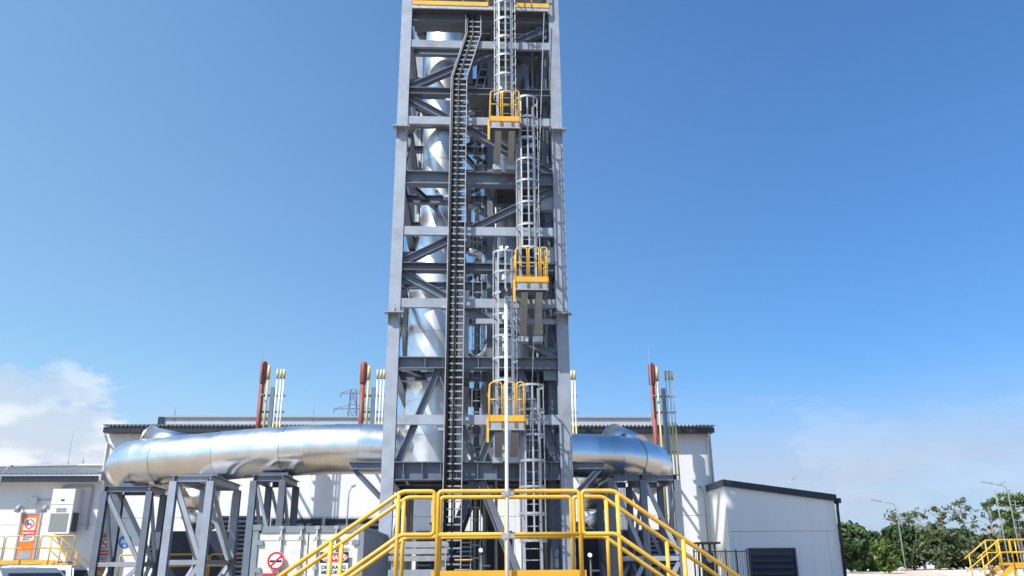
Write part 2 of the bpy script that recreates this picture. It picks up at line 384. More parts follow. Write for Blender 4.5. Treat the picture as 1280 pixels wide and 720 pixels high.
# hipped corrugated roof: valleys run up the slope
m = MB(); y0, y1, z0, z1 = LD-.8, LD+5, zl+.22, rz2
n = int((lx1+.05-lx0)/.24)*4; vs = []
for i in range(n+1):
    x = lx0+(lx1+.05-lx0)*i/n; t = 1. if x > rxl else max(.02, (x-lx0)/(rxl-lx0)); dz = .045*(1 if i % 4 in (0, 1) else -1)
    vs += [(x, y0, z0+dz), (x, y0+(y1-y0)*t, z0+(z1-z0)*t+dz), (x, y0, z0+dz-.03)]
m.add(vs, [f for i in range(n) for f in ((3*i, 3*i+3, 3*i+4, 3*i+1), (3*i, 3*i+2, 3*i+5, 3*i+3))]).build('roof_sheet', ROOF, low)
m = MB().tube([(lx0, y0+.1, z0+.08), (rxl, y1, z1+.1), (lx1+.05, y1, z1+.1)], .09, 6); m.build('ridge_cap', ROOF, low)
rod(84, 584, 536, LD+4.8, 'tall whip rod on the ridge of the low left building', .022)
rod(103, 583, 570, LD+5, 'short rod on the right end of the low left roof')

def door(px, ptop, pbot, D, wpx, name, label, dz=0.):
    x = P(px, 680, D).x; zt = P(px, ptop, D).z; zb = zt-2.25; w = wpx*.97*D/F/2
    t = thing(name, label, 'door', (x, D, zb), 'orange doors with no smoking signs')
    MB().box((x-w, D-.03, zb), (x+w, D-.004, zt)).build('door_leaf', ORANGE, t)
    fr = MB(); fr.box((x-w-.09, D-.05, zb), (x-w-.004, D-.003, zt+.09)); fr.box((x+w+.004, D-.05, zb), (x+w+.09, D-.003, zt+.09)); fr.box((x-w-.004, D-.05, zt+.004), (x+w+.004, D-.003, zt+.09)); fr.build('door_frame', GALV, t)
    MB().box((x-w+.1, D-.036, zb+.12), (x+w-.1, D-.031, zb+.5)).build('vent_grille', GALV, t)
    MB().tube(bend([(x+w-.12, D-.03, zb+1.05), (x+w-.12, D-.09, zb+1.05), (x+w-.26, D-.09, zb+1.05)], .02), .014, 6).build('handle', GALV, t)
    sg = MB().box((x-.27, D-.036, zt-.75), (x+.27, D-.0315, zt-.18)).build('no_smoking_notice', SIGNW, t)
    cz = zt-.465
    rg = MB(); ring(rg, (x, D-.037, cz), .18, .235); rg.bar((x-.15, D-.039, cz+.15), (x+.15, D-.039, cz-.15), .006, .05, (1,0,1)); rg.build('prohibition_ring', SIGNR, sg)
    MB().box((x-.14, D-.0405, cz-.025), (x+.12, D-.0365, cz+.02)).build('cigarette_symbol', SIGNK, sg)
    r2 = MB().box((x-.33, D-.036, zt-1.0), (x+.33, D-.0315, zt-.79)).build('red_notice', SIGNR, t)
    text('BAHAYA', .15, SIGNW, (x, D-.0375, zt-.895), r2, 1, bold=.004)
    w2 = MB().box((x-.33, D-.036, zt-1.28), (x+.33, D-.0315, zt-1.03)).build('white_notice', SIGNW, t)
    text('DILARANG\nMEROKOK', .10, SIGNK, (x, D-.0375, zt-1.155), w2, .9, bold=.003)
    return t
door(33, 643, 700, LD-.002, 20, 'orange_door', 'orange door with no smoking sign on the low left building')
door(131, 668, 720, MD-.002, 18, 'orange_door', 'orange door seen behind the leftmost duct support frame')
# wall floodlights over the door
for px, lb in ((27, 'left bulkhead lamp above the orange door of the low building'), (60, 'right bulkhead lamp above the orange door beside the air conditioner')):
    p = P(px, 634, LD); t = thing('bulkhead_lamp', lb, 'lamp', (p.x, LD-.01, p.z), 'bulkhead lamps over the door')
    MB().cyl((p.x, LD-.22, p.z+.05), (p.x, LD-.34, p.z-.22), .10, .15, 12).build('lamp_shade', STEEL, t, True)
    MB().tube([(p.x, LD-.005, p.z), (p.x, LD-.15, p.z+.06), (p.x, LD-.24, p.z+.04)], .025, 6).build('arm', STEEL, t)
# cylinder valve and pipe on wall
p = P(45, 625, LD)
t = thing('wall_horn', 'small round alarm horn with conduit on white wall above orange door', 'alarm horn', (p.x, LD-.01, p.z))
MB().cyl((p.x, LD-.004, p.z), (p.x, LD-.3, p.z-.05), .1, .22, 14).build('horn_bell', STEEL, t, True)
MB().tube([(p.x+.12, LD-.06, p.z), (P(64, 624, LD).x, LD-.06, p.z+.02)], .035, 6).build('conduit', GALV, t)
# big wall AC
a = P(57, 607, LD); b = P(96, 666, LD); x0, x1, zt, zb = P(62, 640, LD-.9).x, P(90, 640, LD-.9).x, P(78, 611, LD-.9).z, P(78, 667, LD-.9).z
ac = thing('wall_air_conditioner', 'tall white wall mounted air conditioner with grey filter beside orange door', 'air conditioner', ((x0+x1)/2, LD-.01, zb))
MB().box((x0, LD-.9, zb), (x1, LD-.004, zt)).build('casing', ACW, ac)
MB().box((x0+.08, LD-.915, zb+.1), (x1-.14, LD-.902, zb+.95)).build('filter_panel', ACG, ac)
fr = MB(); zz = zb+1.03
for k in range(4): fr.box((x0+.3, LD-.92, zz+.05*k), (x1-.3, LD-.902, zz+.05*k+.03))
fr.build('outlet_grille', GALV, ac)
MB().box((x0+.01, LD-.91, zb+1.36), (x1-.01, LD-.902, zb+1.39)).build('panel_seam', GALV, ac)
MB().box(((x0+x1)/2-.08, LD-.915, zb+1.55), ((x0+x1)/2+.08, LD-.902, zb+1.62)).build('badge_plate', SIGNK, ac)
MB().box((x1+.002, LD-.75, zb+.1), (x1+.06, LD-.25, zb+1.0)).build('side_louvre', MACH, ac)
MB().tube(bend([(x0-.05, LD-.1, zt-.1), (x0+.1, LD-.1, zt+.22), (x1+.45, LD-.1, zt+.22), (x1+.45, LD-.1, zb+.2)], .12), .05, 6).build('pipe_loop', GALV, ac, True)
# blue mandatory sign
p = P(156.5, 677, MD)
t = thing('round_sign', 'small round blue sign on the white wall right of the far orange door', 'sign', (p.x, MD-.004, p.z))
MB().disc((p.x, MD-.004, p.z), .33, t=.012).build('sign_disc', SIGNB, t)
m = MB().disc((p.x, MD-.017, p.z+.02), .12, t=.004); m.box((p.x-.2, MD-.021, p.z-.12), (p.x-.12, MD-.017, p.z+.1)); m.box((p.x+.12, MD-.021, p.z-.12), (p.x+.2, MD-.017, p.z+.1)); m.box((p.x-.09, MD-.0205, p.z-.24), (p.x+.09, MD-.0165, p.z-.12)); m.build('ear_protection_symbol', SIGNW, t)

# ------------------------------------------------------------------ annex
AD = 41.0
ax0, ax1 = P(909, 650, AD).x, P(1051, 690, AD).x
z0, z1 = P(909, 607, AD).z, P(1045, 626, AD).z
anx = thing('annex_building', 'small white flat fronted annex with sloping dark roof edge right of the hall', 'building', ((ax0+ax1)/2, AD, 0))
zj3 = P(980, 664, AD).z; AB = AD+14
lx = P(1037, 690, AD).x; jx = P(918, 690, AD).x
lt = lambda x: z0+(z1-z0)*(x-ax0)/(ax1-ax0)
def slab(xa, xb, za, zb0, zb1):
    return MB().add([(xa,AD,za),(xb,AD,za),(xb,AD,zb1),(xa,AD,zb0),(xa,AD+.2,za),(xb,AD+.2,za),(xb,AD+.2,zb1),(xa,AD+.2,zb0)], [(0,1,2,3),(7,6,5,4),(0,4,5,1),(1,5,6,2),(2,6,7,3),(3,7,4,0)])
slab(ax0, ax1, zj3+.008, z0, z1).build('wall_panel', WHITE, anx)
slab(ax0, jx-.006, 0, zj3-.008, zj3-.008).build('wall_panel', WHITE, anx)
slab(jx+.006, lx-.006, 0, zj3-.008, zj3-.008).build('wall_panel', WHITE, anx)
slab(lx+.006, ax1, 0, zj3-.008, zj3-.008).build('wall_panel', WHITE, anx)
MB().box((ax0+.22, AD+.22, .1), (ax1-.22, AD+.26, z1-.3)).build('joint_backing', NAVY, anx)
MB().add([(ax0,AD+.2,0),(ax0,AB,0),(ax0,AB,z0),(ax0,AD+.2,z0),(ax0+.2,AD+.2,0),(ax0+.2,AB,0),(ax0+.2,AB,z0),(ax0+.2,AD+.2,z0)], [(0,3,2,1),(4,5,6,7),(0,1,5,4),(2,3,7,6),(1,2,6,5),(3,0,4,7)]).build('side_wall', WHITE, anx)
MB().box((ax1-.2, AD+.2, 0), (ax1, AB, z1-.02)).build('side_wall', WHITE, anx)
MB().add([(ax0-.08,AD-.12,z0-.02),(ax1+.1,AD-.12,z1-.02),(ax1+.1,AD-.12,z1+.30),(ax0-.08,AD-.12,z0+.30),(ax0-.08,AB,z0-.02),(ax1+.1,AB,z1-.02),(ax1+.1,AB,z1+.30),(ax0-.08,AB,z0+.30)],
    [(0,1,2,3),(7,6,5,4),(0,4,5,1),(1,5,6,2),(2,6,7,3),(3,7,4,0)]).build('roof_edge', NAVY, anx)
MB().box((ax1+.1, AD-.2, z1-.12), (ax1+.28, AB, z1+.12)).build('gutter', NAVY, anx)
MB().tube(bend([(ax1+.16, AD+.0, z1-.1), (ax1+.1, AD-.06, z1-.4), (ax1+.03, AD-.06, .1)], .1), .075, 8).build('downpipe', NAVY, anx, True)
louvre(anx, 935, 994, 685, AD-.002, .3, .30)

# ------------------------------------------------------------------ steel tower
TF, TB = 24.0, 30.0
tx0 = P(484, 615, TF).x; tx1 = P(708.5, 615, TF).x; cw = .36
ZT = lambda y: P(520, y, TF).z
tower = thing('steel_tower', 'tall grey steel lattice tower carrying silver exhaust stacks and caged ladders', 'tower', ((tx0+tx1)/2, (TF+TB)/2, 0))
TOP = 33.0
for x in (tx0, tx1):
    for y in (TF, TB):
        sgn = 1 if y == TF else -1
        # box-like wide flange column: flat outer plate to the front, web and inner plate
        m = MB(); m.box((x-cw/2, y-.17*sgn, 0), (x+cw/2, y-.14*sgn, TOP)); m.box((x-cw/2, y+.17*sgn, 0), (x+cw/2, y+.14*sgn, TOP))
        m.box((x-.15, y-.14*sgn, 0), (x-.12, y+.14*sgn, TOP)); m.box((x+.15, y-.14*sgn, 0), (x+.12, y+.14*sgn, TOP))
        m.box((x-.3, y-.3, 0), (x+.3, y+.3, .05)); m.build('column', STEEL, tower)
xa, xb = tx0+cw/2, tx1-cw/2
L_light = [ZT(57), ZT(152.5), ZT(290), ZT(380), ZT(525.5)]
L_top, L_f2, L_f3, L_base = P(560, 7.5, TF-.33).z-.26, ZT(223), ZT(454), ZT(589)
L_k1, L_k2 = ZT(115), ZT(334)
def tb(a, b, w, h, name='beam', kind='i', m=None, upv=None):
    m = m or (STEEL if kind == 'b' else STEEL_SHADE)
    mm = MB(); (mm.ibeam(a, b, w, h, .028, upv) if kind == 'i' else mm.bar(a, b, w, h, upv)); return mm.build(name, m, tower)
for z in L_light:                                   # flat faced horizontals, flush with the columns
    tb((xa, TF-.08, z), (xb, TF-.08, z), .12, .29, kind='b')
    tb((xa, TB+.08, z), (xb, TB+.08, z), .12, .26, kind='b')
    for x in (tx0, tx1): tb((x, TF+.17, z), (x, TB-.17, z), .12, .26, kind='b')
for z, h in ((L_top, .42), (L_f2, .46), (L_f3, .36), (L_base, .52), (L_k1, .26), (L_k2, .26)):
    tb((xa, TF+.05, z), (xb, TF+.05, z), .36, h); tb((xa, TB, z), (xb, TB, z), .26, h)
    for x in (tx0, tx1): tb((x, TF+.17, z), (x, TB-.17, z), .26, h)
for z in (23.7, 26.4, 29.6, 32.8):
    tb((xa, TF, z), (xb, TF, z), .26, .3); tb((xa, TB, z), (xb, TB, z), .26, .3)
    for x in (tx0, tx1): tb((x, TF+.17, z), (x, TB-.17, z), .26, .3)
# K bracing
def brace(a, b, w=.24, h=.24): return tb(a, b, w, h, 'brace')
for y in (TF+.1, TB-.05):
    brace((xa, y, L_k1+.2), (xb, y, L_top-.3)); brace((xa, y, L_k1-.2), (xb, y, L_f2+.25))
    brace((xa, y, L_k2+.2), (xb, y, L_f2-.35)); brace((xa, y, L_k2-.2), (xb, y, L_f3+.2))
    for c in ((xa*3+xb)/4+.02, (xa+3*xb)/4):
        w4 = (xb-xa)/4-.08
        brace((c-.04, y, L_f3-.2), (c-w4, y, L_base+.28), .2, .2); brace((c+.04, y, L_f3-.2), (c+w4, y, L_base+.28), .2, .2)
    cx = (xa+xb)/2
    brace((cx-.1, y, L_base-.28), (cx-1.5, y, .3), .26, .26); brace((cx+.1, y, L_base-.28), (cx+1.6, y, .3), .26, .26)
for x in (tx0, tx1):
    ym = (TF+TB)/2
    for za, zb in ((L_f2+.25, L_k1), (L_f3+.2, L_k2)):
        brace((x, TF+.2, za), (x, ym, zb), .2, .2); brace((x, TB-.2, za), (x, ym, zb), .2, .2)
    for za, zb in ((L_top-.3, L_k1+.1), (L_f2-.3, L_k2+.1)):
        if x == tx1: brace((x, TF+.2, za), (x, ym, zb), .2, .2)
        brace((x, TB-.2, za), (x, ym, zb), .2, .2)
    brace((x, TF+.2, .4), (x, TB-.2, L_base-.3), .22, .22)
# K node gussets and stiffeners
for z in (L_k1, L_k2):
    MB().box((xa, TF+.06, z-.55), (xa+.42, TF+.075, z+.55)).build('gusset_plate', STEEL_SHADE, tower)
for z in (L_top, L_f2, L_f3):
    MB().box((xb-.42, TF+.06, z-.5), (xb, TF+.075, z+.5)).build('gusset_plate', STEEL_SHADE, tower)
for k in range(9):
    x = xa+(xb-xa)*(k+.5)/9
    MB().box((x-.01, TF-.115, L_base-.23), (x+.01, TF+.0, L_base+.23)).build('stiffener', STEEL_SHADE, tower)
    if k in (1, 2, 4, 6): MB().box((x-.01, TF-.115, L_f3-.15), (x+.01, TF+.0, L_f3+.15)).build('stiffener', STEEL_SHADE, tower)
for y0_, y1_ in ((TF+.35, TF+1.25), (TF+1.45, TF+2.6), (TF+3.6, TF+4.7)):
    zz = .3
    while zz < L_top-.6:
        MB().box((tx1-.42, y0_, zz), (tx1-.24, y1_, min(zz+2.38, L_top-.4))).build('riser_shade_cover', MACHB, tower); zz += 2.4  # assumed covers, added to darken this bay and shade the right duct frames
# column splice brackets
for x, s in ((tx0, -1), (tx1, 1)):
    for z in (P(500, 165, TF).z, P(490, 395, TF).z):
        m = MB(); m.box((x-.28, TF-.42, z), (x+.28, TF-.172, z+.035))
        m.add([(x-.012,TF-.172,z+.036),(x+.012,TF-.172,z+.036),(x-.012,TF-.38,z+.036),(x+.012,TF-.38,z+.036),(x-.012,TF-.172,z+.26),(x+.012,TF-.172,z+.26)], [(0,1,3,2),(2,3,5,4),(0,2,4),(1,5,3),(0,4,5,1)])
        for dx in (-.16, .16):
            m.add([(x+dx-.012,TF-.172,z-.002),(x+dx+.012,TF-.172,z-.002),(x+dx-.012,TF-.40,z-.002),(x+dx+.012,TF-.40,z-.002),(x+dx-.012,TF-.172,z-.34),(x+dx+.012,TF-.172,z-.34)], [(0,2,3,1),(2,4,5,3),(0,4,2),(1,3,5),(0,1,5,4)])
        m.build('splice_bracket', STEEL, tower)
# floor joists and gratings
for z, h, xs in ((L_top, .3, (26, 28)), (L_f2, .3, (25.6, 27.9)), (L_k1, .24, (26.1, 28.0)), (L_k2, .22, (25.7, 28.4)), (L_f3, .3, (25.7, 28.3)), (L_base, .45, (25.6, 28.4))):
    for y in xs: tb((tx0, y, z-.02), (tx1, y, z-.02), .2, h, 'joist')
sx = (tx0+tx1)/2
for z in (L_f2-.02, L_f3-.02, L_base-.02, L_top-.02):
    for x in (sx-.35, sx+.45): tb((x, TF+.2, z), (x, TB-.2, z), .18, .24, 'joist')
for z in (L_k1, L_f2, L_k2, L_f3):            # plan bracing
    brace((tx0+.2, TF+.3, z), (sx, TB-.3, z), .16, .16); brace((tx1-.2, TF+.3, z), (sx, TB-.3, z), .16, .16)
for x in (tx1,): tb((x, (TF+TB)/2, .1), (x, (TF+TB)/2, L_top-.3), .24, .24, 'post', upv=(0, -1, 0))
tb((sx, TB, .1), (sx, TB, L_top-.3), .22, .22, 'post', upv=(0, -1, 0))
for z0_, z1_ in ((L_base+.3, L_f3-.2), (L_f3+.2, L_k2-.2), (L_k2+.2, L_f2-.3), (L_f2+.3, L_k1-.2), (L_k1+.2, L_top-.3)):
    brace((sx-.35, 25.7, z0_), (tx1-.3, 27.9, z1_), .14, .14); brace((tx1-.3, 25.7, z0_), (sx-.2, 28.1, z1_), .14, .14)
for px_, D_, r_, m_ in ((596, 27.6, .05, GALV), (607, 28.6, .08, STEEL), (620, 25.2, .045, GALV), (672, 25.0, .05, STEEL), (679, 26.2, .09, GALV), (684, 25.2, .04, GALV), (518, 28.9, .07, STEELD), (522, 29.2, .05, GALV)):
    x_ = P(px_, 420, D_).x; MB().cyl((x_, D_, .2), (x_, D_, L_top-.6), r_, n=8).build('riser_pipe', m_, tower, True)
def deck(xs0, xs1, y0, y1, z): return MB().box((xs0, y0, z), (xs1, y1, z+.035)).build('grating_deck', GRATE, tower)
deck(tx0+.2, tx1-.2, TF-.3, TF+1.1, L_top+.225)
deck(sx-.1, tx1-.2, TF+1.12, TB, L_top+.225)
deck(tx0+.2, tx1-.2, TF+.2, TB, 23.86)
deck(sx-.35, tx1-.2, TF+.3, 27.6, L_k1+.14)
deck(sx+.3, tx1-.2, TF+.3, TB-.3, L_f2+.24)
deck(sx+.3, tx1-.2, TF+.3, 28.0, L_f3+.19)
deck(tx0+.2, tx1-.2, TF+.2, TB-.2, L_base+.265)
for pxm in (612.5,):
    x = P(pxm, 400, TF+1).x
    tb((x, TF+1.2, L_base+.3), (x, TF+1.2, L_top-.3), .2, .2, 'post', upv=(0, -1, 0))
tb((sx-.1, TF-.06, ZT(402)), (xb, TF-.06, ZT(402)), .1, .16, kind='b')
# top platform edge with yellow toe boards and rails
zt = L_top+.26
MB().box((tx0+.2, TF-.36, zt-.13), (tx1-.2, TF-.30, zt)).build('deck_edge', GALV, tower)
for a, b in ((516, 610), (643, 686)):
    x0, x1 = P(a, 10, TF-.33).x, P(b, 10, TF-.33).x
    MB().box((x0, TF-.38, zt+.002), (x1, TF-.365, zt+.17)).build('toe_board', YEL, tower)
    n = 3 if a < 600 else 2
    for k in range(n+1):
        x = x0+(x1-x0)*k/n; MB().cyl((x, TF-.33, zt), (x, TF-.33, zt+1.15), .026, n=8).build('rail_post', YEL, tower, True)
    for h in (.62, 1.15): MB().cyl((x0, TF-.33, zt+h), (x1, TF-.33, zt+h), .026, n=8).build('guard_rail', YEL, tower, True)
# unseen clad box added above the frame, shaped so its shadow covers the annex
tan_az = math.tan(SUN_AZ)
eb = TB-.5
ex0 = max(tx0+.25, ax0+.45-(AD-eb)*tan_az)
print('ENCL', ex0, tx0, tx1, ax0, ax1, 'ztop', L_top, 'f2', L_f2, 'base', L_base)
def shade_box(x0, x1, y0, y1, z0, z1):
    n = 5
    for k in range(n):
        a, b = x0+(x1-x0)*k/n, x0+(x1-x0)*(k+1)/n
        for yy in (y0, y1): MB().box((a+.004, yy-.03, z0), (b-.004, yy+.03, z1)).build('shade_box_sheet', ENCL, tower)
        a, b = y0+.03+(y1-y0-.06)*k/n, y0+.03+(y1-y0-.06)*(k+1)/n
        for xx in (x0, x1): MB().box((xx-.03, a+.004, z0), (xx+.03, b-.004, z1)).build('shade_box_sheet', ENCL, tower)
    MB().box((x0, y0, z1), (x1, y1, z1+.06)).build('shade_box_roof', ENCL, tower); MB().box((x0+.04, y0+.04, z0-.05), (x1-.04, y1-.04, z0+.02)).build('shade_box_floor', GRATE, tower)
shade_box(ex0, tx1-.25, TF+.35, eb, 24.8, TOP)
shade_box(ex0, ex0+2.3, TB-2.9, eb, L_top+.32, 24.7)
# duct brackets on both sides
for x, s in ((tx0-.18, -1), (tx1+.18, 1)):
    zb = P(455, 582, TF).z
    tb((x, TF+.05, zb), (x+s*.95, TF+.05, zb), .22, .22, 'duct_bracket'); tb((x, TF+.05, zb-.9), (x+s*.8, TF+.05, zb-.1), .16, .16, 'duct_bracket')

# ------------------------------------------------------------------ aluminium clad stacks
def stack(pxb, pyb, D, name, label, grp):
    xc = P(pxb, pyb, D).x; r_lo, r_hi = 1.05, .74
    t = thing(name, label, 'stack', (xc, D, L_base+.27), grp)
    zb = L_base+.27; zc0 = P(545, 345, D).z; zc1 = P(545, 296, D).z; ztop = 22.3
    z = zb; n = 40
    def seg(za, zb_, ra, rb):
        m = MB(); a = random.uniform(-.004, .004)
        m.tube([(xc, D, za), (xc, D, zb_+.03)], [ra+a, rb+a], n, False); m.build('cladding_section', ALU2, t, True)
        b = MB().tube([(xc, D, zb_-.02), (xc, D, zb_+.02)], [rb+.012, rb+.012], n, False); b.build('seam_band', ALU2, t, True)
    MB().cyl((xc, D, zb-.12), (xc, D, zb), r_lo+.18, n=32).build('base_flange', STEEL, t)
    nn = 6; h = (zc0-zb)/nn
    for k in range(nn): seg(zb+k*h, zb+(k+1)*h, r_lo, r_lo)
    seg(zc0, zc1, r_lo, r_hi)
    nn = 10; h = (ztop-zc1)/nn
    for k in range(nn): seg(zc1+k*h, zc1+(k+1)*h, r_hi, r_hi)
    MB().cyl((xc, D, ztop), (xc, D, ztop+.05), r_hi+.12, n=32).build('top_flange', STEEL, t)
    for k in (0, 1):     # instrument nozzle
        z = zc1+1.5+4.5*k; nz_ = MB().cyl((xc-.2, D-r_hi+.02, z), (xc-.2, D-r_hi-.18, z), .08, n=10); nz_.build('nozzle', ALU2, t, True)
    return xc
SD = 27.0
sx1 = P(545, 560, SD).x
stack(545, 560, SD, 'exhaust_stack', 'left silver exhaust stack standing inside the steel tower beside its left column', 'silver exhaust stacks in the tower')
sx2 = P(641, 560, SD).x
stack(641, 560, SD, 'exhaust_stack', 'right silver exhaust stack inside the tower hidden behind the caged ladders', 'silver exhaust stacks in the tower')

# ------------------------------------------------------------------ ducts
def duct(path, r, name, label, stub_at, stub_dir, br=2.6):
    t = thing(name, label, 'duct', path[0], 'silver ducts joining the stacks')
    pts = bend(path, br, 9)
    # resample into cladding sections
    L = [0]
    for a, b in zip(pts, pts[1:]): L.append(L[-1]+(b-a).length)
    def at(s):
        for i in range(len(pts)-1):
            if s <= L[i+1] or i == len(pts)-2:
                q = (s-L[i])/max(1e-6, L[i+1]-L[i]); return pts[i].lerp(pts[i+1], q)
    n = max(4, int(L[-1]/.95))
    n = max(6, int(L[-1]/.78)); rr2 = random.Random(len(label))
    ctr = [at(L[-1]*k/n)+Vector((rr2.uniform(-.014, .014), rr2.uniform(-.014, .014), rr2.uniform(-.014, .014))) for k in range(n+1)]
    def hoop(k, rad, sh):
        t0 = (ctr[min(k+1, n)]-ctr[max(k-1, 0)]).normalized(); sd = t0.cross(Vector((0, 0, 1))).normalized(); uu = sd.cross(t0)
        return [ctr[k]+t0*sh+(sd*math.cos(2*math.pi*q/44)+uu*math.sin(2*math.pi*q/44))*rad for q in range(44)]
    for k in range(n):
        m = MB(); ra = r+rr2.uniform(-.004, .004)
        m.add(hoop(k, ra, -.0)+hoop(k+1, ra+.012, .035), [(q, (q+1) % 44, (q+1) % 44+44, q+44) for q in range(44)])
        m.build('cladding_section', ALU, t, True)
        if k % 3 == 2: MB().add(hoop(k+1, r+.022, -.03)+hoop(k+1, r+.022, .03), [(q, (q+1) % 44, (q+1) % 44+44, q+44) for q in range(44)]).build('seam_band', ALU, t, True)
    # stub
    s0 = Vector(stub_at); d = Vector(stub_dir).normalized()
    MB().tube([s0, s0+d*1.5], [.50, .50], 28).build('relief_stub', ALU, t, True)
    MB().tube([s0+d*1.5, s0+d*1.55], [.55, .55], 28).build('stub_flange', ALU, t, True)
    return t
zd = P(440, 561, SD).z; rd = .80
pl = [(sx1, SD, zd), (P(385, 562, SD).x, SD, zd), (P(215, 570, 28.8).x, 28.8, zd-.12), (P(150, 572, 29.6).x, 29.8, zd-.16), (P(137, 572, 29.6).x+.4, 34.5, zd-.16)]
stub = P(232, 560, 29.4)
duct(pl, rd, 'exhaust_duct', 'long silver clad duct running from the tower to the left on grey frames', (stub.x, 29.5, stub.z), (-1, .25, .22))
zr = P(740, 570, SD+1.3).z
pr = [(sx2, SD, zr), (sx2+.9, SD+1.1, zr), (P(780, 572, SD+1.4).x, SD+1.4, zr), (P(820, 578, SD+3).x, SD+3.2, zr-.08), (P(826, 578, SD+5).x, SD+8, zr-.08)]
stub = P(797, 560, SD+2.6)
duct(pr, .74, 'exhaust_duct', 'shorter silver duct in the tower shade running right towards the vent pipes', (stub.x, SD+2.6, stub.z), (-.25, .5, .22))
# vertical risers from the fans behind
def riser(px, py0, py1, D, r, label):
    a = P(px, py0, D); b = P(px, py1, D)
    t = thing('fan_riser', label, 'riser duct', (a.x, D, 0), 'silver risers behind the ducts')
    cz = P(px, 664, D).z; h = (a.z-cz)/2
    MB().tube([(a.x+.35, D, cz), (a.x, D, cz+h)], [r*.6, r], 28).build('riser_cone', ALU, t, True)
    MB().tube([(a.x, D, cz+h), (a.x, D, cz+2*h)], [r, r], 28).build('cladding_section', ALU, t, True)
    MB().box((a.x-r*1.6, D-r*1.4, .1), (a.x+r*1.9, D+r*1.4, cz-.05)).build('fan_casing', LOUV, t)
    MB().cyl((a.x+.35, D, cz-.05), (a.x+.35, D, cz), r*.75, n=24).build('casing_flange', STEEL, t)
    pts = bend([(a.x, D, a.z), (a.x, D, a.z+.7), (a.x, D+1.2, a.z+.9)], .6, 6); MB().tube(pts, r, 28).build('elbow', ALU, t, True)
riser(252, 612, 600, 33.5, .72, 'silver riser duct behind the second support frame left of the tower')
riser(748, 612, 600, 31.5, .72, 'bright silver riser duct just right of the tower behind yellow rail')

# ------------------------------------------------------------------ duct support frames
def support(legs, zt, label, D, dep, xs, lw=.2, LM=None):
    LM = LM or STEEL_SHADE
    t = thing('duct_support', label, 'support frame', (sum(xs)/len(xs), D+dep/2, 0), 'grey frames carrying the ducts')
    zm = zt*.42
    for i, x in enumerate(xs):
        for y in (D, D+dep):
            m = MB(); m.ibeam((x, y, 0), (x, y, zt-.2), lw, lw, .02, (0,-1,0)); m.build('leg', LM, t)
            MB().box((x-.2, y-.2, 0), (x+.2, y+.2, .03)).build('base_plate', STEEL_SHADE, t)
        MB().ibeam((x, D-.1, zt-.1), (x, D+dep+.1, zt-.1), .18, .2, .02).build('top_beam', LM, t)
        MB().bar((x, D+.1, zm), (x, D+dep-.1, zm), .1, .14).build('side_rail', STEEL_SHADE, t)
        MB().bar((x+.02, D+.1, zt-.3), (x+.02, D+dep-.1, zm+.1), .09, .12).build('brace', STEEL, t)
        MB().bar((x-.02, D+.1, .2), (x-.02, D+dep-.1, zm-.1), .09, .12).build('brace', STEEL, t)
    for xa_, xb_ in zip(xs, xs[1:]):
        for y in (D, D+dep):
            MB().ibeam((xa_+.1, y, zt-.105), (xb_-.1, y, zt-.105), .16, .18, .02).build('top_beam', LM, t)
            MB().bar((xa_+.1, y, zm), (xb_-.1, y, zm), .1, .14).build('cross_rail', STEEL, t)
            MB().bar((xa_+.1, y, zt-.3), (xb_-.1, y, zm+.12), .09, .13).build('brace', STEEL, t)
            MB().bar((xb_-.1, y, zm-.12), (xa_+.1, y, .3), .09, .13).build('brace', STEEL, t)
    xm = sum(xs)/len(xs)
    MB().box((xm-.45, D+dep*.3, zt-.0), (xm+.45, D+dep*.7, zt+.14)).build('saddle', STEEL_SHADE, t)
zs = zd-rd-.12
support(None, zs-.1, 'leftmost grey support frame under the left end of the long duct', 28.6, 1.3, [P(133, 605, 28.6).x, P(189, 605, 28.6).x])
support(None, zs-.05, 'brightly lit grey support frame, nearest to the camera under the long duct', 25.8, 3.0, [P(219, 592, 25.8).x, P(265, 592, 25.8).x], .22, STEEL)  # its sunlit tone is painted with the lighter steel
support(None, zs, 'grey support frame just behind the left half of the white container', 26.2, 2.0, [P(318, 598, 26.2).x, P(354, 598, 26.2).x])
support(None, zs, 'dark shaded support frame under the right duct with three pairs of legs', 26.3, 2.4, [P(763, 600, 26.3).x, P(803, 596, 26.3).x, P(845, 594, 26.3).x])

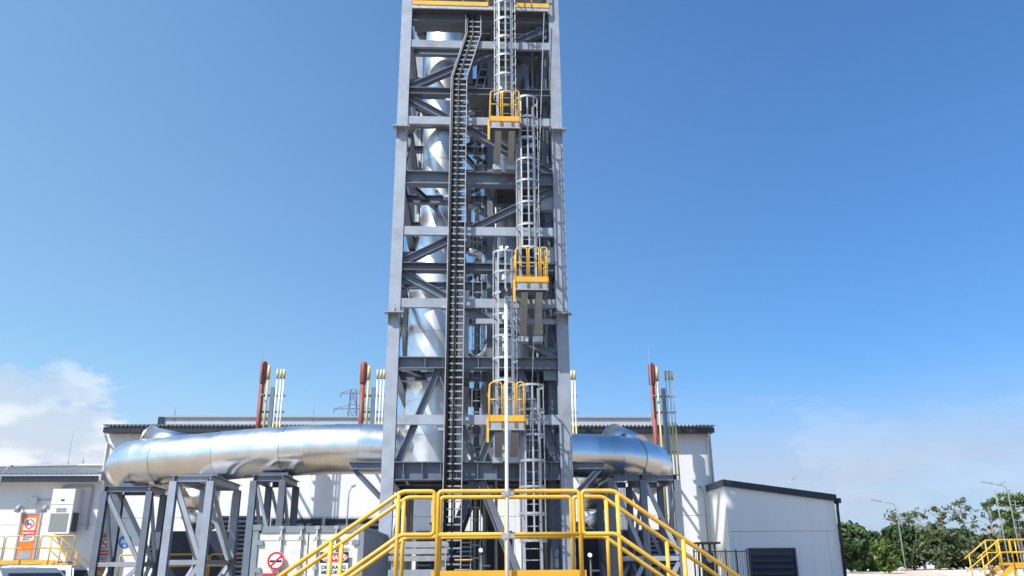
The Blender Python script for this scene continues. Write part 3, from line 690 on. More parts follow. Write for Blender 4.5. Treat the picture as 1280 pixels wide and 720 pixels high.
# ------------------------------------------------------------------ cable ladders
def cable_ladder(D, left, right, bot, pitch, name, label, lab_top, r=.02, cables=True, wide=.03):
    """left/right: list of (px,py) of stringer from bottom to top"""
    ps = [P(*a, D) for a in left]; qs = [P(*a, D) for a in right]
    xl = ps[0].x
    t = thing(name, label, 'cable ladder', (xl, D, bot), 'cable ladders climbing the tower')
    # straight part has constant x; top part leans to the right
    zk = ps[-3].z; z1 = ps[-2].z; z2 = ps[-1].z
    wd = qs[1].x-ps[1].x; xk = ps[1].x; xt = ps[-2].x
    path = [(xk, D, bot), (xk, D, zk), (xt, D+.25, z1), (xt, D+.25, z2)]
    for dx in (0, wd):
        m = MB()
        for a, b in zip(path, path[1:]): m.bar((a[0]+dx, a[1], a[2]), (b[0]+dx, b[1], b[2]), wide, .12, (0, -1, 0))
        m.build('stringer', TRAYRAIL, t)
    src = None; z = bot+.15
    def xy(z):
        if z <= zk: return xk, D
        if z <= z1: f = (z-zk)/(z1-zk); return xk+(xt-xk)*f, D+.25*f
        return xt, D+.25
    while z < z2-.05:
        x, y = xy(z)
        if src is None:
            src = MB().bar((x+.02, y-.01, z), (x+wd-.02, y-.01, z), .04, .04 if cables else .03).build('rung', TRAYRAIL, t); s0 = (x, y, z)
        else: piece(src, t, (x-s0[0], y-s0[1], z-s0[2]))
        z += pitch
    if cables:
        for fx, fy, fr_ in ((.13, -.045, .045), (.25, .05, .04), (.50, -.04, .026), (.62, .06, .03)):
            MB().tube([(p[0]+wd*fx, p[1]+fy, p[2]) for p in path], fr_, 7).build('cable', BLACK, t, True)
    for f in (.06, .3, .52, .74, .95):
        z = bot+(zk-bot)*f; MB().box((xk-.18, D+.062, z), (xk+.04, D+.3, z+.08)).build('wall_bracket', GALV, t)
    return t
cable_ladder(23.62, [(554, 612), (558.5, 375), (563, 97), (582, 38), (583, 14)], [(577, 612), (580, 375), (584, 97), (600, 38), (600, 14)], 0.3, .21, 'cable_ladder', 'wide dark cable ladder full of black cables up the tower front', 1)
cable_ladder(25.2, [(590, 600), (591, 375), (592, 112), (608, 55), (609, 36)], [(602, 600), (602, 375), (603, 112), (618, 55), (618, 36)], 0.3, .36, 'cable_ladder', 'narrow bare cable ladder beside the wide one inside the tower', 1, cables=False, wide=.025)

# ------------------------------------------------------------------ caged ladders and rest platforms
PF = 22.6
def caged(pxc, z0, z1, cz0, label, D=23.55):
    xc = pxc
    t = thing('caged_ladder', label, 'ladder', (xc, D, z0), 'caged ladders zigzagging up the tower')
    for dx in (-.24, .24): MB().box((xc+dx-.045, D-.012, z0), (xc+dx+.045, D+.012, z1)).build('stringer', GALV, t)
    for dx in (-.24, .24):
        z = z0+1.0
        while z < z1: MB().box((xc+dx-.03, D+.013, z), (xc+dx+.03, D+.30, z+.06)).build('standoff', GALV, t); z += 2.6
    src = None; z = z0+.25; n = 0
    while z < z1-1.0 or (z < z1-.1 and n < 400):
        if src is None: src = MB().cyl((xc-.2, D, z), (xc+.2, D, z), .016, n=6).build('rung', GALV, t); s0 = z
        else: piece(src, t, (0, 0, z-s0))
        z += .3; n += 1
    # cage
    rc = .38; yc = D-.36
    def arc(a): return Vector((xc+rc*math.sin(a), yc-rc*math.cos(a), 0))
    src = None; z = cz0
    nh = max(2, round((z1-.03-cz0)/.72)); hp = (z1-.03-cz0)/nh
    for i in range(nh+1):
        z = cz0+hp*i
        if src is None:
            m = MB(); ang = [R(-125+250*k/16) for k in range(17)]
            pts = [Vector((xc-.24, D, 0))]+[arc(a) for a in ang]+[Vector((xc+.24, D, 0))]
            for a, b in zip(pts, pts[1:]): m.bar((a.x, a.y, z), (b.x, b.y, z), .008, .065)
            src = m.build('cage_hoop', GALV, t); s0 = z
        else: piece(src, t, (0, 0, z-s0))
    for a in (-105, -70, -35, 0, 35, 70, 105):
        p = arc(R(a))*1.0; d = Vector((math.sin(R(a)), -math.cos(R(a)), 0))*-.012
        MB().bar((p.x+d.x, p.y+d.y, cz0-.03), (p.x+d.x, p.y+d.y, z1), .05, .009, (-d.x, -d.y, 0)).build('cage_bar', GALV, t)
    return t
def rest_platform(x0, x1, z, label, open_left, legs=1.5):
    t = thing('rest_platform', label, 'platform', ((x0+x1)/2, PF+.5, z), 'yellow ladder rest platforms')
    y0, y1 = PF, TF-.30
    MB().box((x0, y0, z-.03), (x1, y1, z)).build('grating', GRATE, t)
    m = MB(); m.box((x0, y0-.02, z-.24), (x1, y0, z-.002)); m.box((x0-.02, y0-.02, z-.24), (x0-.001, y1, z-.002)); m.box((x1+.001, y0-.02, z-.24), (x1+.02, y1, z-.002)); m.build('edge_channel', GALV, t)
    h = .005
    MB().box((x0, y0-.045, z+h), (x1, y0-.03, z+.17)).build('toe_board', TOE, t)
    MB().box((x0-.035, y0-.03, z+h), (x0-.022, y1, z+.17)).build('toe_board', TOE, t); MB().box((x1+.022, y0-.03, z+h), (x1+.035, y1, z+.17)).build('toe_board', TOE, t)
    w = x1-x0
    xs = (x0, x0+w*.36, x0+w*.42, x0+w*.74, x0+w*.80, x1)
    # three looped front panels
    for a, b in ((xs[0], xs[1]), (xs[2], xs[3]), (xs[4], xs[5])):
        MB().tube(bend([(a, y0-.02, z-.18), (a, y0-.02, z+1.12), (b, y0-.02, z+1.12), (b, y0-.02, z-.18)], .14, 6), .022, 8).build('guard_rail', YEL, t, True)
        MB().cyl((a, y0-.02, z+.62), (b, y0-.02, z+.62), .018, n=8).build('mid_rail', YEL, t, True)
    for x in (x0, x1):
        MB().tube(bend([(x, y0+.06, z-.18), (x, y0+.06, z+1.1), (x, y1-.05, z+1.1), (x, y1-.05, z-.1)], .14, 6), .022, 8).build('guard_rail', YEL, t, True)
        MB().cyl((x, y0+.06, z+.62), (x, y1-.05, z+.62), .018, n=8).build('mid_rail', YEL, t, True)
        MB().cyl((x, (y0+y1)/2, z-.1), (x, (y0+y1)/2, z+1.1), .02, n=8).build('rail_post', YEL, t, True)
    MB().bar((x0-.05, y0+.2, z-.55), (x0-.05, y0+.2, z+.15), .07, .05, (0,-1,0)).build('gate_hinge_post', YEL, t)
    for fx in (.27, .74):
        x = x0+w*fx
        MB().prof((x, y0+.12, z-.24), (x, TF-.32, z-legs), [(-.10,-.07),(.10,-.07),(.10,.07),(-.10,.07)], (0,-1,.2)).build('bracket_leg', STEELD, t)
        MB().box((x-.15, TF-.5, z-legs-.12), (x+.15, TF-.18, z-legs+.05)).build('bracket_foot', GALV, t)
    return t
zp = [P(630, 152, PF).z, P(664, 353, PF).z, P(631, 527, PF).z]
xP = lambda px, py: P(px, py, PF+.1).x
lxA = P(630.5, 300, 23.4).x; lxB = P(661, 330, 23.4).x
xA = P(631, 85, 23.4).x; xB = P(659, 240, 23.4).x; xC = P(631, 420, 23.4).x; xD = P(665, 600, 23.4).x
rest_platform(xP(613, 150), xP(649, 150), zp[0], 'topmost yellow ladder rest platform high on the tower', True, zp[0]-L_f2-.25)
rest_platform(xP(645, 350), xP(684, 350), zp[1], 'middle yellow ladder rest platform near the right tower column', False, 1.45)
rest_platform(xP(612, 525), xP(655, 525), zp[2], 'lowest yellow ladder rest platform behind the white lamp pole', True, zp[2]-L_base-.3)
caged(xA, zp[0]+.02, L_top+1.4, zp[0]+1.25, 'topmost caged ladder rising from the highest yellow platform')
caged(xB, zp[1]+.02, zp[0]+1.15, zp[1]+1.25, 'caged ladder between middle and topmost yellow platforms')
caged(xC, zp[2]+.02, zp[1]+1.15, zp[2]+1.25, 'caged ladder behind the white pole between the lowest two yellow platforms')
caged(xD, .05, zp[2]+1.15, 2.3, 'lowest caged ladder from the ground to the lowest yellow platform')
# hanging cable in front of the right bay
a = P(680, 12, TF-.4); b = P(661, 560, TF-.4)
m = MB().tube([(a.x, TF-.42, L_top), ((a.x*.6+b.x*.4), TF-.43, (L_top*.6+4.5*.4)), (a.x*.35+b.x*.65-.02, TF-.45, 9), (b.x, TF-.42, 4.5)], .016, 6)
tag(m.build('earthing_cable', GALV, loc=(b.x, TF-.4, 4.5)), 'thin grey cable hanging down the right side of the tower front', 'cable')
# junction boxes in the right bay
for px, py, lb in ((690, 322, 'upper'), (689, 255, 'small')):
    p = P(px-6, py, TF+.3)
    t = thing('junction_box', ('grey junction box inside the tower right column beside the middle yellow platform' if lb == 'upper' else 'grey junction box in the tower right bay above the middle yellow platform'), 'junction box', (p.x, TF+.2, p.z))
    MB().box((p.x-.2, TF+.1, p.z-.28), (p.x+.2, TF+.35, p.z+.28)).build('box_body', GALV, t); MB().box((p.x-.17, TF+.085, p.z-.25), (p.x+.17, TF+.099, p.z+.25)).build('box_lid', STEEL, t)
# pipework inside tower, small bore aluminium lagged lines
t = thing('lagged_pipework', 'silver lagged pipe with elbows between the two stacks in the tower', 'pipework', (sx, 26.2, 4.5))
for (px, y0, y1, dx, D) in ((612, 330, 440, -1, 26.0), (606, 318, 350, 1, 26.6)):
    a = P(px, y0, D); b = P(px, y1, D)
    pts = bend([(a.x+.55*dx*-1, D, a.z+.1), (a.x, D, a.z), (b.x, D, b.z), (b.x+.5*dx, D, b.z-.35)], .4, 6)
    MB().tube(pts, .17, 16).build('lagged_pipe', ALU, t, True)
    MB().tube([pts[len(pts)//2], pts[len(pts)//2]+Vector((0, 0, .12))], .22, 16).build('pipe_flange', STEEL, t, True)

# ------------------------------------------------------------------ vent pipe groups in front of the hall
VD = 41.5
zv = P(330, 452, VD).z
def vent_group(px, label, z0=6.9, low=False):
    x = P(px, 520, VD).x
    t = thing('vent_pipe_group', label, 'vent pipes', (x, VD, 0), 'vent pipe groups in front of the hall')
    s = .97*VD/F
    MB().cyl((x, VD, z0), (x, VD, zv-1.2), .13, n=14).build('red_pipe', RED, t, True)
    m = MB().tube([(x, VD, zv-1.2), (x, VD, zv-1.05), (x, VD, zv-.12), (x, VD, zv)], [.135, .18, .18, .12], 14); m.build('red_silencer', RED, t, True)
    x2 = x+7*s; MB().cyl((x2, VD, z0), (x2, VD, zv-.5), .06, n=10).build('yellow_pipe', PALEY, t, True); MB().cyl((x2, VD, zv-.95), (x2, VD, zv-.2), .09, n=10).build('pipe_tip', PALEY, t, True)
    x3 = x+14*s; MB().bar((x3, VD+.05, z0), (x3, VD+.05, zv-1.35), .2, .2, (0,-1,0)).build('support_column', BLUEG, t)
    for k in (18.5, 23, 27):
        xx = x+k*s
        MB().cyl((xx, VD, z0), (xx, VD, zv-.9), .042, n=8).build('white_pipe', WPIPE, t, True)
        MB().cyl((xx, VD, 0 if low else z0), (xx, VD, ZE+.1), .048, n=8).build('yellow_lower_pipe', PALEY, t, True)
        MB().cyl((xx, VD, zv-.9), (xx, VD, zv-.4), .062, n=8).build('pipe_tip', PALEY, t, True)
    for xx in (x, x3): MB().box((xx-.05, VD+.15, 7.3), (xx+.05, MD-.001, 7.42)).build('wall_bracket', STEEL, t)
    for z in (zv-1.75, ZE+.65, 7.2):
        MB().box((x-.12, VD+.13, z-.05), (x+27*s+.12, VD+.2, z+.05)).build('pipe_clamp_rail', STEEL, t)
    return t, s
v, s_ = vent_group(324, 'leftmost vent pipe group with red pipe and yellow tips')
for px, lb in ((451.5, 'vent pipe group just left of the tower, pylon beside it'), (694, 'vent pipe group mostly hidden by the right tower column')):
    copy_tree(v, (P(px, 520, VD).x-P(324, 520, VD).x, 0, 0), None, lb)
vent_group(818, 'rightmost vent pipe group right of the tower at the hall corner', 3.2, True)
for px, lb in ((327, 'thin rod on the leftmost red vent pipe'), (812, 'thin rod beside the rightmost red vent pipe')):
    p = P(px, 455, VD-.25); q = P(px, 438, VD-.25)
    m = MB(); m.cyl((p.x, VD-.25, ZE+.5), (p.x, VD-.25, q.z-.5), .025, n=6); m.cyl((p.x, VD-.25, q.z-.5), (p.x, VD-.25, q.z+.3), .016, .006, 6); m.box((p.x-.02, VD-.25, zv-1.8), (p.x+.25, VD-.2, zv-1.76))
    tag(m.build('lightning_rod', STEEL, loc=(p.x, VD-.25, ZE)), lb, 'lightning rod', 'lightning rods on the roofs')

# ------------------------------------------------------------------ lamp posts
def lamp(px, ptop, D, label, zb=0., arm=.5, side=-1, r=.035, light=True, grp='slim lamp posts by the hall'):
    p = P(px, ptop, D)
    t = thing('lamp_post', label, 'lamp post', (p.x, D, zb), grp)
    MB().tube([(p.x, D, zb), (p.x, D, p.z-.5)]+bend([(p.x, D, p.z-.5), (p.x+side*.08*arm, D, p.z-.1), (p.x+side*arm, D-.05, p.z+.12)], .7, 5)[1:], [r]*2+[r*.8]*7, 8).build('pole', GALV, t, True)
    h = MB().bar((p.x+side*arm*.8, D-.05, p.z+.10), (p.x+side*(arm+.55 if arm > .8 else arm+.15), D-.07, p.z+.2), .16, .07); h.build('lamp_head', STEEL, t)
lamp(291, 613, 39.5, 'slim lamp post seen behind the nearest support frame', side=1, arm=.15)
lamp(436, 612, 39.5, 'slim lamp post against the white wall just left of the tower', side=1, arm=.15)
lamp(880, 613, 40, 'slim dark lamp post against the right end of the hall wall', side=-1, arm=.15)
lamp(985, 600, 62, 'lamp post showing above the annex roof', side=1, arm=.5, grp='lamp posts behind the buildings')
lamp(3, 588, 40, 'lamp post at the left edge in front of the low building', side=1, arm=.3, grp='lamp posts behind the buildings')
lamp(1119, 628, 62, 'tall curved street lamp standing on the sandy bank', 1.1, 1.4, -1, .045, grp='street lamps on the sandy bank')
lamp(1242, 606, 58, 'tall street lamp at the right edge, left pole of the crossing pair', 1.1, .7, 1, .045, grp='street lamps on the sandy bank')
lamp(1258, 606, 56, 'tall street lamp at the right edge, right pole reaching left', 1.1, 1.3, -1, .045, grp='street lamps on the sandy bank')

# ------------------------------------------------------------------ shipping container
CD = 18.3
cx0, cx1 = P(314, 690, CD).x, P(454, 690, CD).x; czt = P(384, 655.5, CD).z; CL = 6.06
ct = thing('shipping_container', 'cream white shipping container with danger and no smoking signs left of the stairs', 'container', ((cx0+cx1)/2, CD+3, 0))
for x in (cx0, cx1-.12):
    for y in (CD, CD+CL-.12): MB().box((x, y, .121), (x+.12, y+.12, czt-.121)).build('corner_post', CONTG, ct)
for x in (cx0-.01, cx1-.17):
    for y in (CD-.01, CD+CL-.15):
        for z in (0, czt-.12): MB().box((x, y, z), (x+.18, y+.16, z+.12)).build('corner_casting', CONTG, ct)
MB().box((cx0+.17, CD+.01, czt-.17), (cx1-.17, CD+.13, czt-.03)).build('door_header', CONTG, ct)
MB().box((cx0+.17, CD+.01, .02), (cx1-.17, CD+.13, .14)).build('door_sill', CONTG, ct)
MB().box((cx0+.05, CD+.13, czt-.06), (cx1-.05, CD+CL-.13, czt-.03)).build('roof', CONTG, ct)
def corr_wall(x, s):
    mm = MB(); n = 22; vs = []
    for i in range(n*4+1):
        y = CD+.13+(CL-.26)*i/(n*4); dx = .0 if i % 4 in (0, 1) else -.036*s
        vs += [(x+dx, y, .13), (x+dx, y, czt-.1)]
    return mm.add(vs, [(2*i, 2*i+2, 2*i+3, 2*i+1) for i in range(n*4)])
corr_wall(cx1-.02, 1).build('side_wall', CONTG, ct); corr_wall(cx0+.02, -1).build('side_wall', CONTG, ct)
for x in (cx0+.02, cx1-.12):
    for za, zb in ((czt-.12, czt-.02), (.02, .13)): MB().box((x, CD+.16, za), (x+.1, CD+CL-.16, zb)).build('side_rail', CONTG, ct)
cm = (cx0+cx1)/2; dzt = czt-.175
dl = MB().box((cx0+.125, CD+.03, .145), (cm-.012, CD+.08, dzt)).build('door', CONT, ct)
dr_ = MB().box((cm+.012, CD+.03, .145), (cx1-.125, CD+.08, dzt)).build('door', CONT, ct)
MB().box((cm-.012, CD+.045, .145), (cm+.012, CD+.07, dzt)).build('door_gasket', SIGNK, ct)
for par, a, b in ((dl, cx0+.2, cm-.08), (dr_, cm+.08, cx1-.2)):
    for z in (dzt-.12, 1.15, .3): MB().box((a, CD+.022, z-.03), (b, CD+.0295, z+.03)).build('door_rib', CONT, par)
def Xc(px): return P(px, 690, CD).x
for px in (350, 375, 395, 419):
    par = dl if px < 384 else dr_
    MB().cyl((Xc(px), CD-.01, .15), (Xc(px), CD-.01, czt-.04), .02, n=8).build('lock_bar', GALV, par, True)
    m = MB()
    for z in (czt-.1, czt-.32, 1.6, 1.0, .5): m.box((Xc(px)-.045, CD-.03, z), (Xc(px)+.045, CD+.021, z+.07))
    m.build('bar_bracket', GALV, par)
for x in (cx0+.13, cx1-.19):
    for z in (.4, 1.0, 1.55, 2.1): MB().box((x-.04, CD-.012, z), (x+.1, CD+.021, z+.1)).build('hinge', CONTG, dl if x < cm else dr_)
text('LCTU 230037  2', .088, SIGNK, (Xc(423), CD+.026, P(423, 679, CD).z), dr_, 1, bold=.0)
text('22G1', .088, SIGNK, (Xc(431), CD+.026, P(431, 687, CD).z), dr_)
# danger sign
zc = P(418, 697.5, CD).z; xs_ = Xc(418.5)
sg = MB().box((xs_-.30, CD-.04, zc-.10), (xs_+.30, CD-.034, zc+.12)).build('danger_board', SIGNK, dr_)
ov = MB(); vs = [(xs_+.265*math.cos(2*math.pi*k/32), CD-.0415, zc+.01+.092*math.sin(2*math.pi*k/32)) for k in range(32)]; ov.add(vs, [tuple(range(32))]); ov.build('danger_oval', SIGNR, sg)
ov = MB(); vo = []; 
for k in range(32):
    a = 2*math.pi*k/32; vo += [(xs_+.265*math.cos(a), CD-.042, zc+.01+.092*math.sin(a)), (xs_+.28*math.cos(a), CD-.042, zc+.01+.103*math.sin(a))]
ov.add(vo, [(2*k, 2*((k+1) % 32), 2*((k+1) % 32)+1, 2*k+1) for k in range(32)]); ov.build('danger_oval_rim', SIGNW, sg)
text('BAHAYA', .125, SIGNW, (xs_, CD-.0425, zc+.01), sg, 1.0, bold=.004)
sg2 = MB().box((xs_-.30, CD-.04, zc-.52), (xs_+.30, CD-.034, zc-.102)).build('warning_board', SIGNW, dr_)
text('DILARANG\nMEROKOK', .10, SIGNK, (xs_, CD-.0415, zc-.24), sg2, 1.05, bold=.003)
# no smoking sign
p = P(347, 701, CD); q = Xc(346.5)
ns = MB().disc((q, CD-.034, p.z), .188, t=.008, n=32).build('no_smoking_disc', SIGNW, dl)
m = MB(); ring(m, (q, CD-.0425, p.z), .142, .182, .003, 32); m.bar((q-.108, CD-.046, p.z-.108), (q+.108, CD-.046, p.z+.108), .004, .035, (1,0,-1)); m.build('prohibition_ring', SIGNR, ns)
m = MB(); m.box((q-.13, CD-.0445, p.z-.03), (q+.125, CD-.0425, p.z+.012)); m.box((q+.10, CD-.0445, p.z+.03), (q+.115, CD-.0425, p.z+.10)); m.build('cigarette_symbol', SIGNK, ns)
nb = MB().box((q-.26, CD-.04, p.z-.42), (q+.26, CD-.034, p.z-.25)).build('notice_board', SIGNR, dl)
text('DILARANG MEROKOK', .06, SIGNW, (q, CD-.0415, p.z-.33), nb, .85)

# ------------------------------------------------------------------ yellow crossover stairs
def crossover(FD, BD, zf, xl, xr, rail_top, label, slope, tube=.031, n=6, stair_len=3.2, fine=True):
    t = thing('crossover_stairs', label, 'stairs', ((xl+xr)/2, (FD+BD)/2, 0), 'yellow crossover stairs')
    h = rail_top-zf; mid = zf+h*.50
    MB().box((xl-.05, FD+.03, zf-.05), (xr+.05, BD-.03, zf)).build('deck', GRATE, t)
    for y, s in ((FD, -1), (BD, 1)):
        MB().box((xl-.05, y+s*.0, zf-.14), (xr+.05, y-s*.025, zf+.11)).build('toe_board', TOE, t)
    for x in (xl+.1, xr-.1):
        for y in (FD+.1, BD-.1): MB().bar((x, y, 0), (x, y, zf-.15), .1, .1, (0,-1,0)).build('leg', YEL, t)
    g1 = .07; pl_ = .41
    for y in (FD, BD):
        k = 1 if y == FD else .985
        # middle guard: looped pipe, mid rail, one intermediate post
        a, b = xl+g1*.4, xr-g1*.2
        MB().tube(bend([(a, y, zf-.12), (a, y, rail_top), (b, y, rail_top), (b, y, zf-.12)], .07, n), tube, 10).build('guard_rail', YEL, t, True)
        MB().cyl((a, y, mid), (b, y, mid), tube*.95, n=10).build('mid_rail', YEL, t, True)
        if y == BD: MB().cyl(((a+b)/2, y, zf-.1), ((a+b)/2, y, rail_top), tube*.9, n=10).build('rail_post', YEL, t, True)
        for e, s in ((xl, -1), (xr, 1)):
            x0 = e+s*g1*.35; x1 = e+s*(pl_+g1); dx = stair_len; dz = dx*slope
            loop = [(x1+s*dx, y, rail_top-dz), (x1, y, rail_top), (x0, y, rail_top), (x0, y, mid), (x1, y, mid), (x1+s*dx, y, mid-dz)]
            MB().tube(bend(loop, .06, n), tube, 10).build('stair_rail', YEL, t, True)
            q = .0
            while q < dx:
                xx = x1+s*(q+.05 if q == 0 else q); zz = (q if q else .05)*slope
                MB().cyl((xx, y, zf-zz-.25), (xx, y, rail_top-zz-.01), tube, n=10).build('rail_post', YEL, t, True); q += 1.0 if q else .95
            # stringer
            MB().prof((x1-s*pl_*1.0, y, zf-.1), (x1+s*dx, y, zf-.1-dz-.25), [(-.012,-.12),(.012,-.12),(.012,.12),(-.012,.12)]).build('stringer', YEL, t)
    for e, s in ((xl, -1), (xr, 1)):
        st = int((zf-.1)/.19); src = None
        for k in range(1, st+1):
            z = zf-k*.19; xx = e+s*(pl_+g1-.25+k*.19/slope)
            if src is None: src = MB().box((xx-.13, FD+.03, z-.03), (xx+.13, BD-.03, z)).build('tread', GRATE, t); s0 = (xx, z)
            else: piece(src, t, (xx-s0[0], 0, z-s0[1]))
    return t
FD, BD = 11.75, 12.75
fx0, fx1 = P(545, 640, FD).x, P(726, 640, FD).x
zrail = P(640, 614, FD).z; zfl = P(640, 713, FD).z-.11
crossover(FD, BD, zfl, fx0, fx1, zrail, 'near yellow crossover stairs with double handrails in front of the tower', .69)
# smaller one far right
d2 = 38.0
crossover(d2, d2+1.0, P(1260, 704, d2).z-.08, P(1264, 690, d2).x, P(1312, 690, d2).x, P(1262, 674.5, d2).z, 'far yellow crossover stairs at the right edge before the trees', .69, .03, 4, 1.2)
p0, p1 = P(1225, 700, d2+1.6), P(1290, 700, d2+1.6)
pr_ = thing('pipe_run', 'grey pipes on a sleeper under the far yellow stairs at the right edge', 'pipes', (p0.x, d2+.5, 0))
for k in range(3): MB().cyl((p0.x+1.6, d2+.2+.3*k, .55+.1*k), (p1.x+6, d2+.2+.3*k, .55+.1*k), .12, n=10).build('pipe', GALV, pr_, True)
MB().box((p0.x+1.5, d2-.1, 0), (p0.x+1.8, d2+1.1, .42)).build('sleeper', CONC, pr_)
MB().box((p1.x+1.5, d2-.1, 0), (p1.x+1.8, d2+1.1, .42)).build('sleeper', CONC, pr_)
# small guarded instrument on it
# ------------------------------------------------------------------ lamp pole clamped to the near stairs
WD = FD-.09
wx = P(633.8, 640, WD).x; wz = P(632, 366, WD).z
wp = thing('lamp_pole', 'slender white pole clamped to the near yellow rail, topped by a small lamp', 'lamp pole', (wx, WD, 0))
MB().cyl((wx, WD, 0), (wx, WD, wz), .028, .024, 12).build('pole', WPIPE, wp, True)
for y in (617, 670):
    z = P(634, y, WD).z
    MB().box((wx-.075, WD-.035, z-.045), (wx-.032, FD-.02, z+.045)).build('pole_clamp', GALV, wp); MB().box((wx+.032, WD-.03, z-.03), (wx+.10, FD-.02, z+.03)).build('pole_clamp', GALV, wp)
    MB().box((wx-.03, WD-.04, z-.03), (wx+.03, WD-.0315, z+.03)).build('clamp_strap', GALV, wp)
hd = MB().box((wx-.075, WD-.06, wz+.002), (wx+.075, WD+.06, wz+.05)).build('lamp_head', STEEL, wp)
for s in (-1, 1): MB().box((wx+s*.02, WD-.10, wz-.07), (wx+s*.085, WD-.062, wz+.04)).build('lens', SIGNK, hd)

# ------------------------------------------------------------------ grey bench rack behind the near stairs
rx0, rx1 = P(486, 690, 15).x, P(559, 690, 15).x; rk = thing('pipe_rack', 'low grey steel rack seen through the near yellow stairs left of the pole', 'rack', ((rx0+rx1)/2, 15, 0))
for yp in (679, 688, 697):
    z = P(520, yp, 15).z; MB().box((rx0, 15, z-.05), (rx1, 15.06, z+.03)).build('rack_rail', GALV, rk)
    MB().box((rx0, 15.9, z-.05), (rx1, 15.96, z+.03)).build('rack_rail', GALV, rk)
z = P(520, 679, 15).z
for x in (rx0+.05, P(543, 690, 15).x, rx1-.1):
    for y in (15.061, 15.84): MB().box((x, y, 0), (x+.06, y+.058, z)).build('rack_post', GALV, rk)
MB().box((rx0, 15.0, P(520, 712, 15).z-.8), (P(543, 690, 15).x, 15.05, P(520, 712, 15).z)).build('lower_panel', STEEL, rk)
# plant under the tower: pump skids and valve posts
def skid(px, D, w, h, label):
    x = P(px, 700, D).x; t = thing('pump_skid', label, 'pump', (x, D, 0), 'pumps under the tower')
    MB().box((x-w/2, D-.5, 0), (x+w/2, D+.5, .25)).build('skid_base', CONC, t)
    MB().cyl((x-w*.42, D, .8), (x+w*.1, D, .8), .38, n=18).build('motor', MACH, t, True)
    m = MB()
    for k in range(6): m.cyl((x-w*.36+k*w*.07, D, .8), (x-w*.34+k*w*.07, D, .8), .42, n=18)
    m.build('cooling_fins', MACH, t)
    MB().cyl((x+w*.14, D, .8), (x+w*.34, D, .8), .5, n=18).build('pump_casing', STEELD, t, True)
    MB().tube(bend([(x+w*.24, D, 1.2), (x+w*.24, D, h), (x+w*.24, D+1.2, h)], .25), .13, 12).build('discharge_pipe', STEELD, t, True)
    MB().cyl((x+w*.24, D, 1.5), (x+w*.24, D, 1.56), .22, n=14).build('pipe_flange', GALV, t)
def cabinet(pa, pb, ytop, D, dep, label):
    a, b = P(pa, 690, D).x, P(pb, 690, D).x; h = P((pa+pb)/2, ytop, D).z
    t = thing('equipment_cabinet', label, 'cabinet', ((a+b)/2, D+dep/2, 0), 'dark equipment cabinets under the tower')
    MB().box((a, D, .12), (b, D+dep, h)).build('cabinet_body', BLUEG, t); MB().box((a-.03, D-.03, 0), (b+.03, D+dep, .119)).build('plinth', CONC, t)
    n = 2
    for k in range(n): MB().box((a+(b-a)*k/n+.02, D-.02, .2), (a+(b-a)*(k+1)/n-.02, D-.001, h-.1)).build('cabinet_door', LOUV, t)
    MB().box((a-.05, D-.06, h+.001), (b+.05, D+dep+.03, h+.05)).build('cabinet_roof', MACH, t)
cabinet(655, 705, 622, 28.0, 1.4, 'tall dark blue cabinet under the tower behind the lowest caged ladder')
cabinet(538, 566, 655, 28.6, 1.0, 'dark cabinet under the tower behind the wide cable ladder')
cabinet(600, 640, 668, 28.9, 1.0, 'dark cabinet under the tower centre behind the white pole')
skid(585, 26.5, 1.9, 2.1, 'dark pump skid under the tower left of the white pole')
skid(668, 27.5, 1.9, 2.3, 'dark pump skid under the tower beside the lowest caged ladder')
skid(745, 29.0, 1.9, 2.2, 'dark pump skid right of the tower behind the near stairs')
for px, py, D, lb in ((602, 688, 20, 'small white valve handwheel post left of the pole behind the stairs'), (738, 694, 20, 'small white valve handwheel post right of the tower column')):
    p = P(px, py, D); t = thing('valve_post', lb, 'valve', (p.x, D, 0), 'white valve posts')
    MB().cyl((p.x, D, 0), (p.x, D, p.z), .025, n=10).build('stem', MACH, t, True)
    MB().cyl((p.x-.02, D-.04, p.z), (p.x-.02, D-.12, p.z), .055, .045, 14).build('gauge', SIGNW, t, True)
    MB().tube([(p.x, D, p.z-.35), (p.x+.2, D, p.z-.35)], .025, 8).build('branch_pipe', MACH, t)

# ------------------------------------------------------------------ yellow guard rails before the hall louvres and at left door
def guard(px0, px1, ytop, ybot, D, label, step=1.2, r=.03, toe=True):
    a, b = P(px0, 690, D).x, P(px1, 690, D).x; zt = P((px0+px1)/2, ytop, D).z; zb = P((px0+px1)/2, ybot, D).z
    t = thing('guard_rail', label, 'railing', (a, D, zb), 'yellow railings along the hall')
    n = max(1, round((b-a)/step)); zb = max(zb, .02)
    for k in range(n):
        x0 = a+(b-a)*k/n+.03; x1 = a+(b-a)*(k+1)/n-.03
        MB().tube(bend([(x0, D, zb), (x0, D, zt), (x1, D, zt), (x1, D, zb)], .12, 4), r, 8).build('rail_loop', YEL, t, True)
        MB().cyl((x0, D, (zt+zb)/2), (x1, D, (zt+zb)/2), r*.85, n=8).build('mid_rail', YEL, t, True)
    if toe: MB().box((a, D-.05, zb-.12), (b, D-.035, zb+.06)).build('toe_board', BRIGHTY, t)
guard(150, 318, 693, 722, 31.4, 'yellow looped railing in front of the dark louvres left of the container', 1.75, .032, False)
guard(500, 640, 700, 725, 40.0, 'yellow railing deep under the tower in front of dark louvres', 1.75, .032, False)
